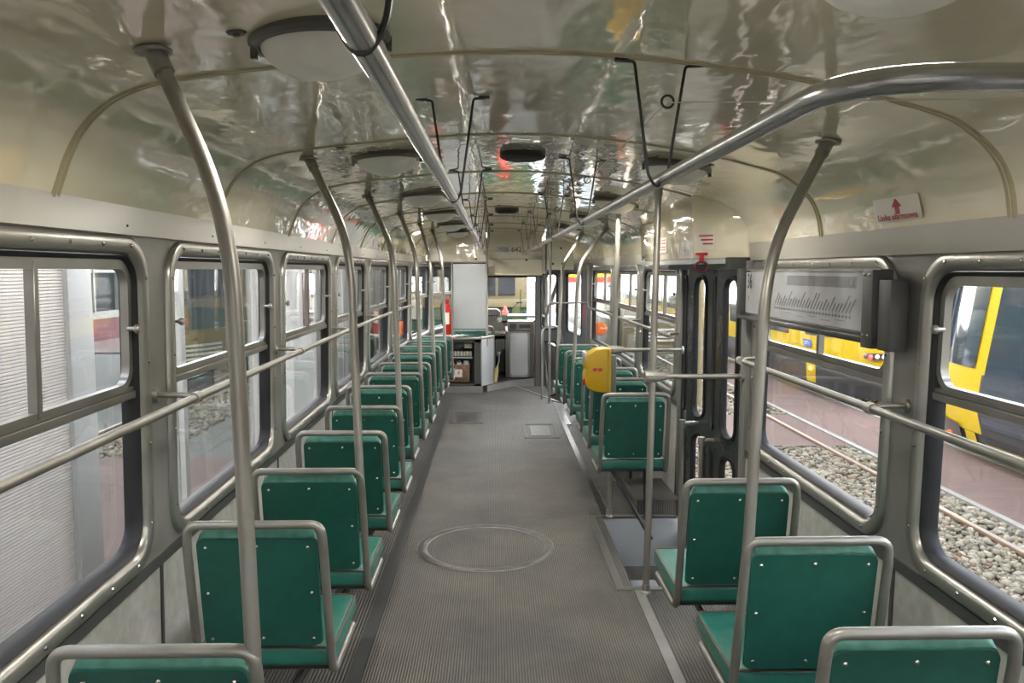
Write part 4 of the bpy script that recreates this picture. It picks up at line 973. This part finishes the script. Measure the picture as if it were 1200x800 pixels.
# ------------------------------------------------------------------ outside: trams
def tram(name, label, cat_group, xc, ytip, dr, length, hw=1.12, body='tram_yellow', low='tram_black', glass='tram_glass', z_split=-.12, zb=-.66, zt=2.35, wind=(.36, 1.9), rake=.55, extras=True, hollow=False):
    t = thing(name, (xc, ytip, G), label, 'tram', cat_group)
    def P(u, z, off=0.0):
        # u in [-1,1] around the nose, |u|>1 runs back along the side
        f = max(0, z - .1) / 2.2; r_ = rake * f + (max(0, -z - .2) * .25)
        D = 2.2
        if abs(u) <= 1:
            a = u * PI / 2; x = (hw + off) * math.sin(a); y = D * (1 - math.cos(a)) - off * math.cos(a)
        else:
            x = (hw + off) * (1 if u > 0 else -1); y = D + (abs(u) - 1) * length
        k = 1.0
        if z > 1.9: k = 1 - (z - 1.9) * .25
        if z < -.3: k = 1 + (z + .3) * .18
        return (xc + x * k, ytip - dr * (y + r_), z)
    def patch(nm, m, us, zs, off, par=t, sm=True):
        mb = MB(); mb.loft([[P(u, z, off) for u in us] for z in zs], close=False); return mb.build(nm, m, par, ang=50, smooth=sm)
    fr = [-1 + i / 12 for i in range(25)]; back = [-2] ; full = [-2, -1.5, -1.2] + fr + [1.2, 1.5, 2]
    zz = lambda a, b, n=5: [a + (b - a) * i / n for i in range(n + 1)]
    if hollow:
        patch('body_shell', body, full, zz(z_split, wind[0], 4), 0); patch('upper_rim', body, full, zz(1.95, zt - .2, 2), 0)
        for u in (-1, -.9, .9, 1, -1.3, 1.3, -1.6, 1.6, -2, 2): patch('pillar', body, [u, u + .02], zz(wind[0], 1.95, 3), .005)
    else: patch('body_shell', body, full, zz(z_split, zt - .2, 10), 0)
    patch('skirt', low, full, zz(zb, z_split, 4), -.005)
    mb = MB(); mb.loft([[P(u, zt - .2) for u in full], [(xc + (P(u, zt)[0] - xc) * .8, P(u, zt)[1] - dr * .1, zt) for u in full], [(xc + (P(u, zt)[0] - xc) * .3, P(u, zt)[1] - dr * .2, zt + .05) for u in full]], close=False); mb.build('roof', 'tram_grey', t)
    patch('windscreen', glass, [-.93] + [u for u in fr if abs(u) <= .9] + [.93], zz(wind[0], wind[1], 6), .012)
    for sg in (-1, 1):
        ul = [sg * v for v in (.92, 1.0, 1.04)]
        seq = [1.02, 1.1, 1.2, 1.3, 1.42, 1.54, 1.66, 1.78, 1.9, 2]
        for a, b in zip(seq, seq[1:]):
            if not hollow: patch('side_window', glass, [sg * (a + .006), sg * (b - .004)], zz(.30, 1.75, 3), .012, sm=False)
        if extras:
            patch('stripe', body, [sg * v for v in (.80, .86, .92)], zz(zb + .12, z_split, 3), .006)
    return t, patch, P, zz
# T1: tram coming in from the right, nose away from the camera
t, patch, P, zz = tram('city_tram', 'yellow low-floor tram with curved nose, nearest outside the right windows', 'yellow trams on the outer track', 7.05, 11.85, 1, 22, z_split=-.46, zb=-.68, wind=(.36, 1.95), rake=.55, extras=False)
for sg in (-1,):
    patch('side_door_glass', 'tram_glass', [sg * 1.0, sg * 1.02, sg * 1.045], zz(-.35, 1.9, 6), .02)
    patch('side_panel', 'tram_black', [sg * v for v in (.985, 1.05, 1.2, 1.5, 2)], zz(-.46, .30, 3), .016)
    patch('lower_stripe', 'tram_yellow', [sg * v for v in (.86, .90, .935)], zz(-.66, -.46, 3), .01)
    patch('lower_band', 'tram_pale_yellow', [sg * v for v in (.995, 1.05, 1.2)], zz(-.68, -.55, 2), .02)
patch('bumper', 'tram_black', [-1 + i / 12 for i in range(25) if abs(-1 + i / 12) < .84], zz(-.68, -.40, 4), .03)
MB().lathe([(0, .02), (.05, .015), (.06, 0)], P(-.55, -.30, .0), (-.7, .7, 0), 12).build('marker_lamp', 'orange_lens', t)
m = MB(); a = P(-.72, -.62, .035); m.box((a[0] - .03, a[1] - .06, a[2]), (a[0] + .02, a[1] + .06, a[2] + .045)); m.build('side_reflector', 'orange_lens', t)
m = MB(); pth = [P(-.62, z, .05) for z in zz(.5, 1.7, 6)]; m.tube(pth, .025, 6); m.build('mirror_arm', 'tram_black', t)
# T2: tram facing the camera behind it
t, patch, P, zz = tram('city_tram', 'yellow tram facing the camera with headlights, farther out behind the line map', 'yellow trams on the outer track', 7.05, 13.3, -1, 24, z_split=-.10, zb=-.68, wind=(.36, 1.95), rake=.6)
for x in (6.48, 7.62):
    mm = MB(); y = 13.3 + .10; 
    mm.loft([[(x + a * 1.0, y + abs(x + a - 7.05) * .28 - .05, .10 + b) for a, b in rrect(-.17, .17, -.055, .055, .05)], [(x + a, y + abs(x + a - 7.05) * .28 + .05, .10 + b) for a, b in rrect(-.17, .17, -.055, .055, .05)]], cap0=True, cap1=True)
    hl = mm.build('headlight', 'tram_black', t)
    for k, mt in ((-1, 'red_lens' if x < 7 else 'lamp_lens'), (0, 'lamp_lens'), (1, 'lamp_lens' if x < 7 else 'red_lens')):
        c = (x + k * .105, y + abs(x + k * .105 - 7.05) * .28 - .055, .10); MB().lathe([(0, .012), (.03, .01), (.042, 0)], c, (0, -1, 0), 12).build('lens', mt, hl)
patch('bumper', 'tram_black', [-.8 + i / 12 for i in range(20)], zz(-.66, -.12, 4), .04)
c = P(-.86, -.28, .02); MB().lathe([(0, .02), (.03, .015), (.045, 0)], c, (-.7, -.7, 0), 12).build('marker_lamp', 'orange_lamp', t)
mb = MB(); sc_ = P(-.93, .19, .03); 
text('376', .10, 'sign_white', 'number', t, (P(-.90, .19, .035)), (PI / 2, 0, -1.0), .002)
patch('number_plate', 'blue_sign', [-.955, -.93, -.905, -.88, -.86], [.12, .26], .02)
for k in range(6):
    patch('side_grille', 'tram_pale_yellow', [-1.22, -1.27], [.02 - k * .09, .06 - k * .09], .02)
m = MB(); m.tube([P(-.75, z, .06) for z in zz(.5, 1.8, 6)], .03, 8); m.build('mirror_arm', 'tram_black', t)
m = MB(); a = P(-.75, 1.75, .25); m.box((a[0] - .12, a[1] - .06, a[2] - .2), (a[0] + .1, a[1] + .06, a[2] + .18)); m.build('side_mirror', 'copper', t, bevel=.02)
m = MB(); m.tube([P(.1, .40, .05), P(-.25, 1.0, .05)], .012, 6); m.tube([P(-.25, .62, .06), P(-.25, 1.35, .06)], .014, 6); m.build('wiper', 'tram_black', t)
# cream tram on the middle track, far
t, patch, P, zz = tram('old_city_tram', 'pale cream tram with louvred front seen past the middle door', None, 3.95, 19.5, -1, 20, hw=1.1, body='tram_cream', low='tram_cream', glass='facade_glass', z_split=-.2, zb=-.5, wind=(.30, 1.95), rake=.1, extras=False, hollow=True)
for k in range(4): patch('louvre', 'sign_white', [-.35, -.2, -.05, .1, .25], [.10 - k * .09, .15 - k * .09], .03)
for k in range(4): patch('louvre', 'sign_white', [.55, .65, .75, .82], [.10 - k * .09, .15 - k * .09], .03)
# yellow tram left
t, patch, P, zz = tram('city_tram', 'yellow and cream tram far off beyond the glass screen on the left', None, -6.9, 15.6, -1, 20, hw=1.12, body='tram_pale_yellow', low='tram_black', glass='tram_glass', z_split=-.35, zb=-.62, wind=(.4, 1.95), rake=.3, extras=False)
patch('yellow_band', 'tram_yellow', [-1 + i / 12 for i in range(25)], zz(1.95, 2.15, 2), .015)
for k in range(4): patch('louvre', 'sign_white', [.3, .4, .5, .6, .7], [.05 - k * .09, .10 - k * .09], .03)
MB().lathe([(0, .02), (.05, .015), (.07, 0)], P(.78, -.1, .02), (.5, -.8, 0), 12).build('tail_lamp', 'red_lens', t)

# old green and cream tram right ahead
t = thing('green_tram', (-.75, 17.0, G), 'old green and cream tram standing ahead of the windscreen', 'tram')
x0, x1, y0 = -2.1, .55, 17.0
def gbox(nm, m, a, b, bv=0, **k): return MB().box(a, b).build(nm, m, t, bevel=bv, **k)
gbox('body_lower', 'tram_green', (x0, y0, -.6), (x1, 30, .80), .12)
gbox('body_upper', 'tram_cream', (x0, y0 + .02, .80), (x1, 30, 2.3), .12)
gbox('cream_band', 'tram_cream', (x0 - .015, y0 - .03, .80), (x1 + .015, y0 + .3, .97), .02)
for a, b in ((x0 + .15, -1.35), (-1.25, -.12), (-.06, .30)): gbox('windscreen', 'window_scene', (a, y0 - .01, 1.05), (b, y0 + .03, 1.95), 0)
gbox('corner_panel', 'tram_light_green', (.24, y0 - .012, -.5), (.44, y0 + .3, .82), .01)
for k in range(2): gbox('side_window', 'window_scene', (x1 - .01, y0 + .5 + k * 1.6, .9), (x1 + .02, y0 + 1.7 + k * 1.6, 1.9))
gbox('front_door', 'tram_light_green', (x1 - .01, y0 + .4, -.4), (x1 + .03, y0 + 2.2, .85))
gbox('door_strip', 'seam_dark', (x1 + .02, y0 + .9, -.4), (x1 + .05, y0 + 1.1, 1.8))
t2 = thing('windscreen_wiper', (.3, 12.36, .9), 'black wiper on the windscreen', 'wiper')
m = MB(); m.tube([(.05, 12.38, .86), (.17, 12.38, 1.03), (.25, 12.38, 1.10)], .006, 6); m.tube([(.27, 12.38, .90), (.27, 12.38, 1.30)], .008, 6); m.tube([(.20, 12.38, 1.09), (.30, 12.38, 1.09)], .008, 6); m.build('arm', 'rubber', t2)

# red and yellow vehicles far away
def far_tram(x, y, L, lb, ang=0, low='tram_red', up='tram_yellow'):
    t = thing('distant_tram', (x, y, G), lb, 'tram', 'red and yellow trams far across the yard')
    MB().box((x, y, -.5), (x + L, y + 2.4, .45)).build('skirt', 'pale_concrete', t, smooth=False)
    MB().box((x, y, .45), (x + L, y + 2.4, .95)).build('lower_body', low, t, smooth=False)
    MB().box((x, y, .95), (x + L, y + 2.4, 2.4)).build('upper_body', up, t, smooth=False)
    n = int(L / 1.6)
    for k in range(n): MB().box((x + .3 + k * 1.6, y - .03, 1.45), (x + 1.6 + k * 1.6, y + .05, 2.2)).build('window', 'window_scene', t, smooth=False)
    MB().box((x, y, 2.4), (x + L, y + 2.4, 2.9)).build('roof', 'tram_grey', t, smooth=False)
far_tram(5.5, 72, 7, 'red tram far across the yard, seen through the front door')
far_tram(13.5, 74, 12, 'yellow and red tram far across the yard, second from the front door')
far_tram(26.5, 73, 14, 'yellow and red tram far across the yard, seen through the middle door')
far_tram(42, 74, 14, 'yellow and red tram far across the yard, farthest right', low='tram_yellow', up='tram_cream')
t = thing('lamp_post', (3.2, 15, G), 'pale upright post outside the middle door', 'post'); MB().cyl((3.62, 14.4, G - .05), (3.62, 14.4, 5), .06, 10).build('shaft', 'tram_cream', t)

# unseen roof strips, beams and columns, added to dim the ground outside
hrm = MB()
for k in range(10): hrm.box((-16, -26 + k * 5.2, 6.2), (18, -23.0 + k * 5.2, 6.4))
hr = hrm.build('hall_shade_roof', 'facade_white', smooth=False); hr['kind'] = 'structure'
for k in range(8): MB().box((-16, -24 + k * 6.6, 5.8), (18, -23.75 + k * 6.6, 6.2)).build('shade_roof_beam', 'tram_grey', hr, smooth=False)
for x in (-3.9, 10.5):
    for y in (-14, 16.8): MB().box((x - .15, y, G - .1), (x + .15, y + .3, 6.2)).build('shade_roof_column', 'tram_grey', hr, smooth=False)

MB().box((-16, -26.2, G - .1), (18, -26, 6.2)).build('added_end_wall', 'end_wall_white', hr, smooth=False)  # added unseen behind the camera; keeps bright sky out of windscreen reflections

# ------------------------------------------------------------------ outside left: depot building
b = thing('depot_building', (-3.2, 3, G), 'white depot building with ribbed shutter wall right outside the left windows', 'building')
m = MB(); z = G
prof = []
while z < 4.2: prof += [(-3.092, z), (-3.085, z + .005), (-3.085, z + .017)]; z += .022
m.loft([[(x, y, zz_) for x, zz_ in prof] for y in (-6, 5.55)], close=False)
m.loft([[(-3.3, y, G), (-3.3, y, 4.2)] for y in (-6, 5.55)], close=False)
m.build('shutter_slats', 'shutter_white', b, smooth=False, kind='stuff')
MB().box((-3.13, -6, 1.675), (-3.075, 5.5, 1.69)).build('shutter_joint', 'sash_aluminium', b)
MB().box((-3.30, 5.52, G), (-3.06, 5.85, 4.2)).build('pilaster', 'facade_white', b, bevel=.01)
MB().box((-3.085, 5.50, G), (-3.05, 5.52, 4.2)).build('corner_trim', 'mullion_white', b)
wsh = thing('workshop_hall', (-14, 20, G), 'long dark glazed workshop hall in the distance beyond the left windows', 'building')
MB().box((-16, 4, G), (-13.9, 46, -.1)).build('plinth', 'dark_red', wsh, smooth=False)
MB().box((-16, 4, -.1), (-13.85, 46, .15)).build('sill_band', 'facade_cream', wsh, smooth=False)
MB().box((-16, 4, .15), (-13.95, 46, 5.5)).build('glazing', 'window_scene', wsh, smooth=False)
for k in range(24): MB().box((-13.95, 4 + k * 1.8, .15), (-13.8, 4.12 + k * 1.8, 5.5)).build('mullion', 'poster_grey' if k % 3 else 'mullion_white', wsh, smooth=False)
MB().box((-13.95, 4, 1.5), (-13.82, 46, 1.6)).build('transom', 'mullion_white', wsh, smooth=False)
gs = thing('glass_screen', (-3.2, 7, G), 'tall glass screen wall with white posts outside the second left window', 'glass wall')
for y0, y1 in ((5.87, 7.55), (7.66, 9.9)): MB().box((-3.16, y0, G + .05), (-3.15, y1, 3.2)).build('glass_pane', 'facade_glass', gs, smooth=False)
for y in (7.6, 10.0): MB().box((-3.22, y - .05, G), (-3.1, y + .05, 3.3)).build('post', 'mullion_white', gs)
MB().box((-3.18, 7.2, G), (-3.12, 7.24, 3.3)).build('inner_post', 'seam_dark', gs)
MB().box((-3.22, 5.86, 3.2), (-3.1, 10, 3.35)).build('top_beam', 'mullion_white', gs)
b2 = thing('depot_office', (-3.2, 16, G), 'white panelled depot building beyond the glass screen on the left', 'building')
y = 12.1; k = 0
random.seed(5)
while y < 40:
    wd = [1.7, 1.9, 1.1, 1.5, 2.2, 1.3][k % 6]; kind = ['w', 'w', 'g', 'w', 'g', 'c'][k % 6]
    if kind == 'g':
        MB().box((-3.35, y, G), (-3.25, y + wd - .1, 3.6)).build('window', 'window_scene', b2, smooth=False)
        MB().box((-3.27, y + wd / 2 - .03, G), (-3.18, y + wd / 2 + .03, 3.6)).build('mullion', 'mullion_white', b2, smooth=False)
    else: MB().box((-3.40, y, G), (-3.2, y + wd - .02, 3.6)).build('wall_panel', 'facade_white' if kind == 'w' else 'facade_cream', b2, smooth=False)
    MB().box((-3.25, y + wd - .14, G), (-3.12, y + wd - .02, 3.6)).build('pilaster', 'mullion_white', b2, smooth=False)
    y += wd; k += 1
MB().box((-3.6, 12.05, 3.6), (-3.1, 40, 3.9)).build('parapet', 'facade_white', b2, smooth=False)
for (y0, y1, z0, z1, mt, lb) in ((12.75, 13.15, .70, 1.55, 'dark_red', 'red bordered notice on the white wall outside the third left window'), (13.3, 13.68, .75, 1.75, 'poster_grey', 'grey poster with a pale drop on the white wall outside'), (17.6, 17.9, .1, .45, 'red_plastic', 'small red box on the wall outside the fourth left window')):
    p = thing('wall_poster', (-3.19, y0, z0), lb, 'poster'); MB().box((-3.20, y0, z0), (-3.17, y1, z1)).build('board', mt, p, smooth=False)
    if mt == 'dark_red': MB().box((-3.172, y0 + .1, z0 + .12), (-3.165, y1 - .1, z1 - .2)).build('notice_field', 'poster_grey', p, smooth=False)
    if mt == 'poster_grey':
        MB().lathe([(0, .22), (.03, .12), (.05, .03), (.1, -.05), (.12, -.12), (.08, -.2), (0, -.22)], (-3.165, (y0 + y1) / 2, 1.2), (0, 0, 1), 14).build('pale_drop', 'poster_blue', p)
        p.children[-1].scale = (.1, 1, 1)
print('objects', len(bpy.data.objects))
